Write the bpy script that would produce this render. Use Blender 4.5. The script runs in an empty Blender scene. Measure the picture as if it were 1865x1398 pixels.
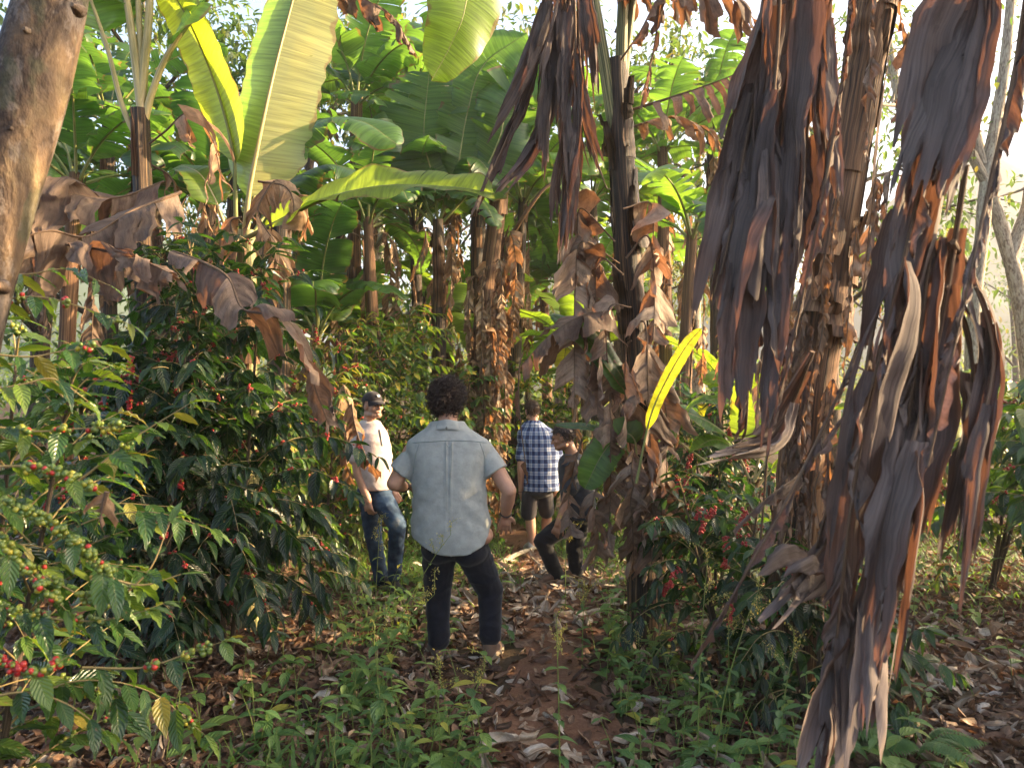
import bpy, math, random
import numpy as np
from mathutils import Vector, Matrix
from mathutils.bvhtree import BVHTree

SC = bpy.context.scene
COL = SC.collection
F_PX, CX, CY = 1345.0, 932.5, 699.0
CAM = np.array([0.0, 0.0, 1.65])
RNG = np.random.default_rng(7)
rad = math.radians

def at(px, py, d):
    """a point d metres ahead of the camera on the sight line through photo pixel (px, py)"""
    return np.array([(px-CX)/F_PX*d, d, CAM[2]-(py-CY)/F_PX*d])

def zg(x, y):
    """height of the ground"""
    x = np.asarray(x, float); y = np.asarray(y, float)
    z = np.interp(y, [-20, 0, 4.7, 9, 15, 30, 60, 400], [.2, 0, -.095, -.31, -.55, -.6, .4, 3])
    z = z + .025*np.sin(x*1.7+.4)*np.sin(y*1.3) + .012*np.sin(x*4.1+y*2.7) + .010*np.sin(y*5.3-x*3.1)
    return z + .05*np.clip(np.abs(x)-1.2, 0, 6)*(y < 60)*.6

def norm(v):
    v = np.asarray(v, float)
    return v/np.maximum(np.linalg.norm(v, axis=-1, keepdims=True), 1e-9)

def sn(P, f, seed=0):
    """cheap smooth noise in -1..1 of points (n,3)"""
    r = np.random.default_rng(seed+11)
    P = np.asarray(P, float); out = np.zeros(P.shape[:-1])
    for k in range(5):
        d = norm(r.normal(size=3))*f*r.uniform(.6, 1.7)
        out += np.sin(P@d + r.uniform(0, 6.28) + 1.3*np.sin(P@(norm(r.normal(size=3))*f*.7)+r.uniform(0, 6.28)))
    return out/3.2

def catmull(pts, n):
    P = np.asarray(pts, float)
    if len(P) == 2:
        t = np.linspace(0, 1, n)[:, None]; return P[0]*(1-t)+P[1]*t
    Q = np.vstack([2*P[0]-P[1], P, 2*P[-1]-P[-2]])
    seg = np.linalg.norm(np.diff(P, axis=0), axis=1); cum = np.r_[0, np.cumsum(seg)]
    out = []
    for s in np.linspace(0, cum[-1], n):
        i = min(max(np.searchsorted(cum, s, side='right')-1, 0), len(P)-2)
        t = (s-cum[i])/max(seg[i], 1e-9)
        p0, p1, p2, p3 = Q[i], Q[i+1], Q[i+2], Q[i+3]
        out.append(.5*((2*p1)+(-p0+p2)*t+(2*p0-5*p1+4*p2-p3)*t*t+(-p0+3*p1-3*p2+p3)*t**3))
    return np.array(out)

def gridf(nu, nv, off=0, wrap=False):
    i, j = np.meshgrid(np.arange(nu-1), np.arange(nv if wrap else nv-1), indexing='ij')
    j2 = (j+1) % nv
    return np.stack([i*nv+j, i*nv+j2, (i+1)*nv+j2, (i+1)*nv+j], -1).reshape(-1, 4)+off

class MB:
    """collects vertices, quads/tris, a uv-like attribute and a tone, and links them as one mesh object"""
    def __init__(s): s.V = []; s.Q = []; s.T = []; s.U = []; s.W = []; s.n = 0
    def add(s, V, F, uv=None, tone=0.5):
        V = np.asarray(V, float).reshape(-1, 3); F = np.asarray(F, int)
        if len(V) == 0: return
        s.V.append(V)
        if F.shape[1] == 4: s.Q.append(F+s.n)
        else: s.T.append(F+s.n)
        s.U.append(np.zeros((len(V), 3)) if uv is None else np.asarray(uv, float).reshape(-1, 3))
        s.W.append(np.broadcast_to(np.asarray(tone, float), (len(V),)).copy())
        s.n += len(V)
    def tube(s, P, R, sides=8, tone=.5, cap=True, noise=0, nf=6, seed=0, flat=None):
        P = np.asarray(P, float); n = len(P)
        R = np.broadcast_to(np.asarray(R, float), (n,))
        T = norm(np.gradient(P, axis=0))
        ref = np.array([0, 0, 1.]) if abs(T[0][2]) < .9 else np.array([1., 0, 0])
        N = np.zeros_like(P); v = norm(ref-T[0]*(ref@T[0]))
        for i in range(n):
            v = norm(v-T[i]*(v@T[i])); N[i] = v
        B = np.cross(T, N)
        a = np.linspace(0, 2*np.pi, sides, endpoint=False)
        rr = R[:, None]*np.ones(sides)
        fx = 1 if flat is None else flat
        ring = P[:, None]+rr[..., None]*(np.cos(a)[None, :, None]*N[:, None]+fx*np.sin(a)[None, :, None]*B[:, None])
        if noise:
            ring = P[:, None]+(ring-P[:, None])*(1+noise*sn(ring, nf, seed))[..., None]
        L = np.r_[0, np.cumsum(np.linalg.norm(np.diff(P, axis=0), axis=1))]
        uv = np.stack([np.repeat(L[:, None], sides, 1), np.broadcast_to(a, (n, sides)), np.full((n, sides), seed*.37)], -1)
        s.add(ring, gridf(n, sides, 0, True), uv, tone)
        if cap:
            for k, idx in ((0, range(sides)), (n-1, range(sides))):
                c = s.n
                s.add(np.vstack([P[k][None], ring[k]]), [[0, 1+i, 1+(i+1) % sides] if k else [0, 1+(i+1) % sides, 1+i] for i in range(sides)],
                      np.vstack([uv[k, :1], uv[k]]), tone)
    def inst(s, TV, TF, TU, R, S, O, tone, rnd=None):
        """copies of a template at n frames: R (n,3,3) columns are the axes, S (n,) or (n,3) scale, O (n,3)"""
        n = len(O); k = len(TV)
        if n == 0: return
        S = np.asarray(S, float)
        if S.ndim == 1: S = np.repeat(S[:, None], 3, 1)
        W = np.einsum('nij,nkj->nki', R, TV[None]*S[:, None, :])+O[:, None]
        F = (TF[None]+(np.arange(n)*k)[:, None, None]).reshape(-1, TF.shape[1])
        U = np.broadcast_to(TU[None], (n, k, 3)).copy()
        U[..., 2] = (np.random.default_rng(n).uniform(0, 50, n) if rnd is None else rnd)[:, None]
        s.add(W.reshape(-1, 3), F, U.reshape(-1, 3), np.repeat(np.broadcast_to(tone, (n,)), k))
    def mesh(s, name, smooth=True, origin=(0, 0, 0)):
        me = bpy.data.meshes.new(name)
        V = np.vstack(s.V)-np.asarray(origin)
        Q = np.vstack(s.Q) if s.Q else np.zeros((0, 4), int); T = np.vstack(s.T) if s.T else np.zeros((0, 3), int)
        me.vertices.add(len(V)); me.vertices.foreach_set('co', V.astype(np.float32).ravel())
        li = np.r_[Q.ravel(), T.ravel()].astype(np.int32)
        me.loops.add(len(li)); me.loops.foreach_set('vertex_index', li)
        st = np.r_[np.arange(len(Q))*4, len(Q)*4+np.arange(len(T))*3].astype(np.int32)
        me.polygons.add(len(st)); me.polygons.foreach_set('loop_start', st)
        me.polygons.foreach_set('use_smooth', np.full(len(st), smooth))
        me.update(calc_edges=True)
        a = me.attributes.new('uvp', 'FLOAT_VECTOR', 'POINT'); a.data.foreach_set('vector', np.vstack(s.U).astype(np.float32).ravel())
        a = me.attributes.new('tone', 'FLOAT', 'POINT'); a.data.foreach_set('value', np.concatenate(s.W).astype(np.float32))
        return me
    def build(s, name, mat, parent=None, smooth=True, **tg):
        o = root_of(parent)
        me = s.mesh(name, smooth, ROOTS.get(o.name, (0, 0, 0)) if o else (0, 0, 0))
        me.materials.append(mat)
        ob = bpy.data.objects.new(name, me); COL.objects.link(ob)
        if parent is not None: ob.parent = parent
        if tg: tag(ob, **tg)
        return ob

ROOTS = {}
def root_of(o):
    while o is not None and o.parent is not None: o = o.parent
    return o

def tag(o, label=None, cat=None, group=None, kind=None):
    if label: o['label'] = label
    if cat: o['category'] = cat
    if group: o['group'] = group
    if kind: o['kind'] = kind
    return o

def thing(name, label, cat, loc, group=None):
    o = bpy.data.objects.new(name, None); COL.objects.link(o)
    o.location = Vector(loc); o.empty_display_size = .1
    ROOTS[o.name] = np.array(loc, float)
    return tag(o, label, cat, group)

def copy_tree(src, parent=None):
    c = src.copy(); COL.objects.link(c); c.parent = parent
    for ch in [x for x in bpy.data.objects if x.parent == src]: copy_tree(ch, c)
    return c

def frames(Y, up=None, roll=None):
    """rotation matrices whose second column is Y and whose third is near up"""
    Y = norm(Y); n = len(Y)
    up = np.broadcast_to(np.array([0, 0, 1.]) if up is None else up, (n, 3))
    X = np.cross(Y, up); bad = np.linalg.norm(X, axis=1) < 1e-3
    X[bad] = [1, 0, 0]; X = norm(X); Z = np.cross(X, Y)
    if roll is not None:
        c, s = np.cos(roll)[:, None], np.sin(roll)[:, None]
        X, Z = c*X+s*Z, -s*X+c*Z
    return np.stack([X, Y, Z], -1)

# ---------------------------------------------------------------- materials
class NT:
    def __init__(s, name):
        s.m = bpy.data.materials.new(name); s.m.use_nodes = True
        s.t = s.m.node_tree; s.t.nodes.clear()
        s.out = s.t.nodes.new('ShaderNodeOutputMaterial')
    def n(s, typ, **kw):
        nd = s.t.nodes.new('ShaderNode'+typ)
        for k, v in kw.items():
            if k.startswith('i_'): s.set(nd, k[2:].replace('_', ' '), v)
            else: setattr(nd, k, v)
        return nd
    def set(s, nd, key, v):
        inp = nd.inputs[int(key)] if key.isdigit() else nd.inputs[key]
        if isinstance(v, bpy.types.NodeSocket): s.t.links.new(v, inp)
        elif isinstance(v, tuple) and len(v) == 3 and inp.type == 'RGBA': inp.default_value = (*v, 1)
        else: inp.default_value = v
    def attr(s, name): return s.n('Attribute', attribute_name=name)
    def math(s, op, a, b=0.0, c=None, clamp=False):
        nd = s.n('Math', operation=op, use_clamp=clamp); s.set(nd, '0', a); s.set(nd, '1', b)
        if c is not None: s.set(nd, '2', c)
        return nd.outputs[0]
    def vmul(s, v, k):
        nd = s.n('VectorMath', operation='MULTIPLY'); s.set(nd, '0', v); nd.inputs[1].default_value = k; return nd.outputs[0]
    def noise(s, vec, scale, detail=3, rough=.55, dist=0):
        nd = s.n('TexNoise'); s.set(nd, 'Vector', vec); s.set(nd, 'Scale', scale); s.set(nd, 'Detail', detail)
        s.set(nd, 'Roughness', rough); s.set(nd, 'Distortion', dist); return nd.outputs['Fac']
    def ramp(s, fac, stops, interp='LINEAR'):
        nd = s.n('ValToRGB'); cr = nd.color_ramp; cr.interpolation = interp
        while len(cr.elements) < len(stops): cr.elements.new(.5)
        for e, (p, c) in zip(cr.elements, stops):
            e.position = p; e.color = (*c, 1) if not isinstance(c, (int, float)) else (c, c, c, 1)
        s.set(nd, 'Fac', fac); return nd.outputs[0]
    def mix(s, fac, a, b, mode='MIX'):
        nd = s.n('Mix', data_type='RGBA', blend_type=mode)
        for key, v in ((0, fac), (6, a), (7, b)):
            if isinstance(v, bpy.types.NodeSocket): s.t.links.new(v, nd.inputs[key])
            else: nd.inputs[key].default_value = (*v, 1) if isinstance(v, tuple) and len(v) == 3 else v
        return nd.outputs[2]
    def bump(s, h, strength=.3, dist=.01):
        nd = s.n('Bump'); s.set(nd, 'Height', h); nd.inputs['Strength'].default_value = strength; nd.inputs['Distance'].default_value = dist
        return nd.outputs[0]
    def bsdf(s, col, rough=.6, spec=.5, normal=None, **kw):
        b = s.n('BsdfPrincipled'); s.set(b, 'Base Color', col); s.set(b, 'Roughness', rough); s.set(b, 'Specular IOR Level', spec)
        if normal is not None: s.set(b, 'Normal', normal)
        for k, v in kw.items(): s.set(b, k.replace('_', ' '), v)
        return b.outputs[0]
    def finish(s, sh):
        s.t.links.new(sh, s.out.inputs['Surface']); return s.m
    def leafy(s, col, tcol, fac, rough=.4, spec=.5, normal=None):
        b = s.bsdf(col, rough, spec, normal)
        t = s.n('BsdfTranslucent'); s.set(t, 'Color', tcol)
        if normal is not None: s.set(t, 'Normal', normal)
        mx = s.n('MixShader'); s.set(mx, '0', fac); s.t.links.new(b, mx.inputs[1]); s.t.links.new(t.outputs[0], mx.inputs[2])
        return s.finish(mx.outputs[0])

def mat_banana(name, stops, tstops, tfac=.4, rough=.38, edge=.25):
    s = NT(name); uv = s.attr('uvp').outputs['Vector']; tone = s.attr('tone').outputs['Fac']
    st = s.noise(s.vmul(uv, (55, .8, 1)), 1, 2)
    big = s.noise(s.vmul(uv, (1.6, 1.2, 1)), 1, 2)
    base = s.ramp(tone, stops); tr = s.ramp(tone, tstops)
    vein = s.ramp(st, [(.35, .72), (.65, 1.12)])
    base = s.mix(1, base, vein, 'MULTIPLY'); tr = s.mix(1, tr, vein, 'MULTIPLY')
    base = s.mix(s.ramp(big, [(.5, 0.), (.75, .45)]), base, s.mix(1, base, (1.7, 1.45, .8), 'MULTIPLY'))
    sep = s.n('SeparateXYZ'); s.set(sep, '0', uv)
    av = s.math('ABSOLUTE', sep.outputs[1])
    # browned, torn margin
    e = s.math('ADD', av, s.math('MULTIPLY', s.math('SUBTRACT', s.noise(s.vmul(uv, (7, 3, 1)), 1, 3), .5), .55))
    ef = s.math('MULTIPLY', s.ramp(e, [(.94, 0.), (1.04, 1.)]), edge*3, clamp=True)
    base = s.mix(ef, base, (.17, .095, .04)); tr = s.mix(ef, tr, (.28, .13, .04))
    sp = s.noise(s.vmul(uv, (22, 6, 1)), 1, 2)
    spf = s.math('MULTIPLY', s.ramp(sp, [(.70, 0.), (.74, 1.)]), .6)
    base = s.mix(spf, base, (.12, .075, .03))
    bm = s.bump(st, .35, .006)
    return s.leafy(base, tr, tfac, rough, .5, bm)

def mat_dry(name, stops, trans, tfac=.3, rough=.75, fib=38):
    s = NT(name); uv = s.attr('uvp').outputs['Vector']; tone = s.attr('tone').outputs['Fac']
    st = s.noise(s.vmul(uv, (fib, 1.6, 1)), 1, 5, .7, .35)
    bl = s.noise(s.vmul(uv, (3.5, 1.5, 1)), 1, 3)
    f = s.math('ADD', tone, s.math('MULTIPLY', s.math('SUBTRACT', bl, .5), .9))
    base = s.ramp(f, stops)
    vein = s.ramp(st, [(.3, .5), (.7, 1.3)])
    base = s.mix(1, base, vein, 'MULTIPLY')
    mo = s.noise(s.vmul(uv, (16, 7, 1)), 1, 3, .7)
    base = s.mix(s.ramp(mo, [(.56, 0.), (.66, .65)]), base, s.mix(1, base, (.42, .42, .46), 'MULTIPLY'))
    tr = s.mix(1, vein, trans, 'MULTIPLY')
    return s.leafy(base, tr, tfac, rough, .35, s.bump(st, .6, .008))

def mat_small_leaf(name, stops, tstops, tfac=.35, rough=.3, rib=9., spots=True):
    s = NT(name); uv = s.attr('uvp').outputs['Vector']; tone = s.attr('tone').outputs['Fac']
    sep = s.n('SeparateXYZ'); s.set(sep, '0', uv)
    av = s.math('ABSOLUTE', sep.outputs[1])
    ph = s.math('SUBTRACT', s.math('MULTIPLY', sep.outputs[0], rib), s.math('MULTIPLY', av, 2.2))
    w = s.math('SINE', s.math('MULTIPLY', ph, 6.283))
    base = s.ramp(tone, stops); tr = s.ramp(tone, tstops)
    rb = s.ramp(w, [(.0, .87), (.8, 1.), (1., 1.14)])
    mid = s.ramp(av, [(.0, 1.), (.09, 0.)])
    base = s.mix(1, base, rb, 'MULTIPLY')
    base = s.mix(s.math('MULTIPLY', mid, .55), base, (.16, .2, .06))
    if spots:
        sp = s.noise(s.vmul(uv, (5, 2, 1)), 1, 3)
        k = s.math('MULTIPLY', s.ramp(sp, [(.66, 0.), (.71, 1.)]), .75)
        base = s.mix(k, base, (.22, .15, .05)); tr = s.mix(k, tr, (.3, .18, .05))
    return s.leafy(base, tr, tfac, rough, .5, s.bump(w, .38, .006))

def mat_bark(name, stops, sx=3, sy=1.5, scale=1., rough=.85, spots=None, bump=.6):
    s = NT(name); uv = s.attr('uvp').outputs['Vector']
    a = s.noise(s.vmul(uv, (sx, sy, 1)), scale*2, 5, .65, .4); b = s.noise(s.vmul(uv, (sx*.3, sy*.5, 1)), scale*2, 2)
    f = s.math('MULTIPLY_ADD', s.math('ADD', s.math('MULTIPLY', a, .6), s.math('MULTIPLY', b, .4)), 2.0, -.5)
    base = s.ramp(f, stops)
    if spots:
        v = s.noise(s.vmul(uv, (9, 1.8, 1)), 1.2, 2, .5)
        base = s.mix(s.ramp(v, [(.60, 0.), (.66, .8)]), base, spots)
    return s.finish(s.bsdf(base, rough, .3, s.bump(a, bump, .02)))

def mat_plain(name, col, rough=.6, var=.25, scale=30, spec=.4, bump=.0):
    s = NT(name); g = s.n('TexCoord').outputs['Object']
    a = s.noise(g, scale, 4)
    c = s.mix(1, col, s.ramp(a, [(.25, 1-var), (.75, 1+var)]), 'MULTIPLY')
    return s.finish(s.bsdf(c, rough, spec, s.bump(a, bump, .01) if bump else None))

G = lambda *c: tuple(c)
M = {}
M['banana'] = mat_banana('banana_leaf_green', [(0, (.025, .06, .022)), (.5, (.06, .135, .028)), (.8, (.14, .21, .03)), (1, (.30, .27, .03))],
                         [(0, (.10, .24, .03)), (.5, (.26, .5, .045)), (.8, (.46, .66, .03)), (1, (.85, .8, .02))], .45)
M['rib'] = mat_bark('leaf_stalk_green', [(.3, (.10, .13, .035)), (.5, (.2, .22, .07)), (.7, (.34, .30, .12))], 1.5, .6, 1.2, .45, None, .15)
M['rib_cream'] = mat_bark('leaf_stalk_cream', [(.3, (.28, .24, .09)), (.5, (.45, .37, .17)), (.7, (.52, .40, .2))], 1.5, .6, 1.2, .42, None, .15)
M['rib_dry'] = mat_bark('leaf_stalk_dry', [(.3, (.05, .032, .022)), (.5, (.13, .08, .05)), (.7, (.23, .15, .095))], 2, 2, 1.5, .8, None, .4)
M['dry'] = mat_dry('dry_leaf_brown', [(0, (.05, .033, .025)), (.4, (.135, .092, .066)), (.7, (.235, .165, .12)), (1, (.38, .295, .22))], (.40, .17, .07), .24)
M['dry_near'] = mat_dry('dry_leaf_grey_brown', [(0, (.045, .034, .032)), (.4, (.118, .090, .081)), (.7, (.185, .145, .128)), (1, (.27, .22, .19))], (.36, .15, .075), .15, .8, 60)
M['dry_warm'] = mat_dry('dry_leaf_tan', [(0, (.10, .055, .03)), (.4, (.25, .15, .085)), (.7, (.38, .25, .15)), (1, (.5, .36, .23))], (.5, .22, .08), .28)
M['stem_dark'] = mat_bark('stem_black_brown', [(.35, (.008, .006, .005)), (.5, (.03, .02, .013)), (.62, (.10, .055, .03)), (.75, (.22, .14, .07))], 1.2, 5, .9, .6)
M['stem_green'] = mat_bark('stem_green_cream', [(.3, (.03, .025, .012)), (.45, (.09, .10, .035)), (.6, (.26, .24, .10)), (.75, (.40, .33, .16))], 1.0, 3, .9, .5, None, .3)
M['stem_brown'] = mat_bark('stem_red_brown', [(.32, (.03, .018, .012)), (.48, (.12, .062, .035)), (.62, (.21, .11, .055)), (.78, (.32, .2, .11))], .9, 6, 1., .75)
def _mottled():
    s = NT('bark_smooth_mottled'); g = s.n('TexCoord').outputs['Object']; g2 = s.vmul(g, (1, 1, .55))
    a = s.noise(g2, 9, 5, .6, .6); b = s.noise(g2, 3, 3); c = s.noise(g2, 26, 3, .6)
    f = s.math('MULTIPLY_ADD', s.math('ADD', s.math('MULTIPLY', a, .55), s.math('MULTIPLY', b, .45)), 2.1, -.55)
    base = s.ramp(f, [(.34, (.034, .022, .016)), (.46, (.072, .046, .029)), (.56, (.115, .074, .042)), (.68, (.16, .115, .062))])
    base = s.mix(s.ramp(s.noise(g2, 11, 5, .7, .3), [(.53, 0.), (.58, .5)]), base, (.185, .15, .125))
    base = s.mix(s.ramp(s.noise(g2, 7, 3, .6), [(.57, 0.), (.62, .55)]), base, (.05, .055, .028))
    base = s.mix(1, base, s.ramp(c, [(.3, .8), (.7, 1.2)]), 'MULTIPLY')
    return s.finish(s.bsdf(base, .75, .3, s.bump(s.math('ADD', a, s.math('MULTIPLY', c, .8)), .8, .02)))
M['bark_spot'] = _mottled()
M['banana_wax'] = mat_banana('banana_leaf_waxy_sunlit', [(0, (.16, .2, .07)), (1, (.42, .39, .2))], [(0, (.3, .6, .04)), (1, (.40, .68, .03))], .42, .33, .2)  # pale waxy leaf, with the sun's cream glare put into its colour
M['bark_pale'] = mat_bark('bark_pale_lichen', [(.3, (.16, .12, .09)), (.5, (.34, .28, .21)), (.65, (.46, .40, .31)), (.8, (.35, .33, .2))], 5, 1.6, 1.6, .85, (.13, .10, .07), .5)
M['bark_dark'] = mat_bark('bark_dark', [(.3, (.03, .022, .016)), (.5, (.08, .058, .04)), (.7, (.15, .11, .075))], 4, 1.6, 1.6, .9)
M['twig'] = mat_bark('twig_tan', [(.3, (.14, .10, .04)), (.5, (.26, .2, .08)), (.7, (.34, .24, .11))], 6, 2, 2, .7, None, .2)
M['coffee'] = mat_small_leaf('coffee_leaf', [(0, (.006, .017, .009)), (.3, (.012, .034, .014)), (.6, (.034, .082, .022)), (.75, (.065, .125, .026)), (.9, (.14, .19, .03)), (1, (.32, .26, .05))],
                             [(0, (.05, .13, .02)), (.5, (.17, .38, .03)), (.85, (.4, .55, .03)), (1, (.7, .55, .04))], .27, .24, 8.)  # lowest tones darkened to put deep shade into the leaves
M['weed'] = mat_small_leaf('weed_leaf', [(0, (.025, .065, .022)), (.5, (.07, .155, .045)), (.85, (.14, .23, .05)), (1, (.36, .33, .05))],
                           [(0, (.1, .24, .03)), (.5, (.24, .46, .05)), (1, (.6, .62, .04))], .35, .5, 5., False)
M['treeleaf'] = mat_small_leaf('tree_leaf', [(0, (.02, .045, .018)), (.5, (.055, .10, .028)), (.8, (.12, .14, .03)), (1, (.28, .2, .04))],
                               [(0, (.09, .2, .03)), (.5, (.22, .36, .04)), (1, (.6, .42, .05))], .35, .5, 4., False)
M['grass'] = mat_small_leaf('grass_blade', [(0, (.03, .07, .018)), (.5, (.06, .14, .03)), (1, (.17, .22, .05))], [(0, (.12, .3, .03)), (1, (.4, .6, .06))], .4, .5, 1., False)
M['flower'] = mat_small_leaf('seed_head', [(0, (.20, .22, .07)), (.5, (.32, .30, .10)), (1, (.46, .38, .08))], [(0, (.5, .45, .1)), (1, (.8, .6, .08))], .4, .7, 1., False)
M['weedstem'] = mat_bark('weed_stalk', [(.3, (.09, .14, .03)), (.6, (.18, .22, .05)), (.8, (.27, .25, .08))], 4, 1, 1, .6, None, .1)
M['litter'] = mat_dry('litter_leaf', [(0, (.035, .02, .013)), (.35, (.12, .062, .038)), (.65, (.235, .14, .085)), (.85, (.36, .27, .19)), (1, (.5, .43, .36))], (.3, .13, .05), .15, .7, 14)
def _cherry():
    s = NT('coffee_cherry'); tone = s.attr('tone').outputs['Fac']
    c = s.ramp(tone, [(0, (.045, .09, .018)), (.35, (.15, .19, .025)), (.6, (.40, .32, .03)), (.75, (.45, .035, .02)), (1, (.26, .010, .015))])
    return s.finish(s.bsdf(c, .3, .5))
M['cherry'] = _cherry()
def _ground():
    s = NT('forest_soil'); g = s.n('TexCoord').outputs['Object']
    a = s.noise(g, 3, 6, .6); b = s.noise(g, 28, 5, .7); c = s.noise(g, .35, 3)
    base = s.ramp(s.math('ADD', s.math('MULTIPLY', a, .5), s.math('MULTIPLY', b, .5)), [(.3, (.03, .018, .012)), (.5, (.075, .042, .027)), (.7, (.13, .078, .05))])
    base = s.mix(s.ramp(c, [(.45, 0.), (.65, .5)]), base, (.04, .05, .02))
    return s.finish(s.bsdf(base, .95, .2, s.bump(b, .8, .03)))
M['ground'] = _ground()
def _path():
    s = NT('trodden_red_soil'); g = s.n('TexCoord').outputs['Object']
    a = s.noise(g, 5, 6, .6); b = s.noise(g, 45, 5, .75)
    base = s.ramp(s.math('ADD', s.math('MULTIPLY', a, .45), s.math('MULTIPLY', b, .55)), [(.3, (.085, .043, .026)), (.5, (.18, .09, .053)), (.7, (.27, .15, .093))])
    return s.finish(s.bsdf(base, .95, .2, s.bump(b, .9, .025)))
M['path'] = _path()
M['hill'] = mat_plain('hill_forest', (.06, .085, .05), .95, .5, .05, .1)
# ---------------------------------------------------------------- banana leaves
def blade_width(u):
    a = np.clip(u/.14, 0, 1); a = np.sin(a*np.pi/2)**.8
    b = np.clip((u-.55)/.45, 0, 1); return a*np.sqrt(np.clip(1-b**2.4, 0, 1))**1.1

def green_leaf(parent, ctrl, width, face, stalk=.12, vfold=.25, droop=.7, tear=.3, tone=.5, rng=RNG, ripple=.03, rib='rib', n=72,
               rib_r=.016, half=(1, 1), mat='banana', label=None, name='leaf', skew=.18):
    """one banana blade: lamina halves cut into strips by tears, with its stalk and midrib as a sub-part"""
    P = catmull(ctrl, n+1); T = norm(np.gradient(P, axis=0))
    face = np.asarray(face, float)
    L = np.linalg.norm(np.diff(P, axis=0), axis=1).sum()
    N = norm(face-T*(T@face)[:, None]); S = np.cross(T, N)
    mb = MB(); rnd = rng.uniform(0, 40)
    us = np.linspace(0, 1, n+1); k0 = stalk
    def spine(u):
        i = np.clip(u*n, 0, n-1e-6); j = i.astype(int); f = (i-j)[..., None]
        mixv = lambda A: A[j]*(1-f)+A[np.minimum(j+1, n)]*f
        return mixv(P), mixv(T), mixv(N), mixv(S)
    nv = 7; v = np.linspace(0, 1, nv)
    for sg in (-1, 1):
        if half[(sg+1)//2] <= 0: continue
        cuts = [k0]; 
        while cuts[-1] < 1:
            st = rng.exponential(.28/(tear*3+.12))*.35+.03 if tear > 0 else 1
            cuts.append(min(1, cuts[-1]+st))
        if len(cuts) > 2 and cuts[-1]-cuts[-2] < .04: cuts.pop(-2)
        for a, b in zip(cuts[:-1], cuts[1:]):
            ns = max(3, int((b-a)*n*.9)+1)
            s = np.linspace(a, b, ns); 
            gap = tear*rng.uniform(.0, .35) if tear > 0 else 0
            sc = (a+b)/2
            U = sc+(s[:, None]-sc)*(1-gap*v[None]**1.5)
            Pp, Tp, Np, Sp = spine(s)
            w = width*blade_width((s-k0)/(1-k0))*half[(sg+1)//2]
            dd = droop+tear*rng.normal(0, .5); vf = vfold+tear*rng.normal(0, .12)
            if tear > .5 and rng.random() < .25: dd += rng.uniform(.5, 1.2)
            ang = vf-dd*v**1.3
            rag = 1+.03*np.sin(s*90+rnd)+(.06*tear)*rng.normal(size=ns)
            step = (w*rag)[:, None]/(nv-1)
            D = np.cos(ang)[None, :, None]*Sp[:, None]*sg+np.sin(ang)[None, :, None]*Np[:, None]+(skew)*Tp[:, None]
            D = D*step[..., None]
            pos = Pp[:, None]+np.concatenate([np.zeros((ns, 1, 3)), np.cumsum((D[:, 1:]+D[:, :-1])/2, axis=1)], 1)
            pos += ((U-s[:, None])*L)[..., None]*Tp[:, None]
            rp = ripple*np.sin(s[:, None]*L*(7+3*math.sin(rnd))+rnd+sg)*v[None]**1.5+.5*ripple*np.sin(s[:, None]*L*17+rnd*2)*v[None]**2
            pos += rp[..., None]*Np[:, None]
            uv = np.stack([np.repeat(s[:, None]*L, nv, 1), np.broadcast_to(sg*v, (ns, nv)), np.full((ns, nv), rnd)], -1)
            mb.add(pos, gridf(ns, nv), uv, np.clip(tone+rng.normal(0, .02), 0, 1))
    ob = mb.build(name, M[mat], parent)
    if label: ob['label'] = label
    m2 = MB(); r = rib_r*(1-.85*us**.8)
    off = P-N*(r*.55)[:, None]
    m2.tube(off, np.maximum(r, .0018), 7, .5, seed=int(rnd*7))
    m2.build('midrib', M[rib], ob)
    return ob

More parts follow.
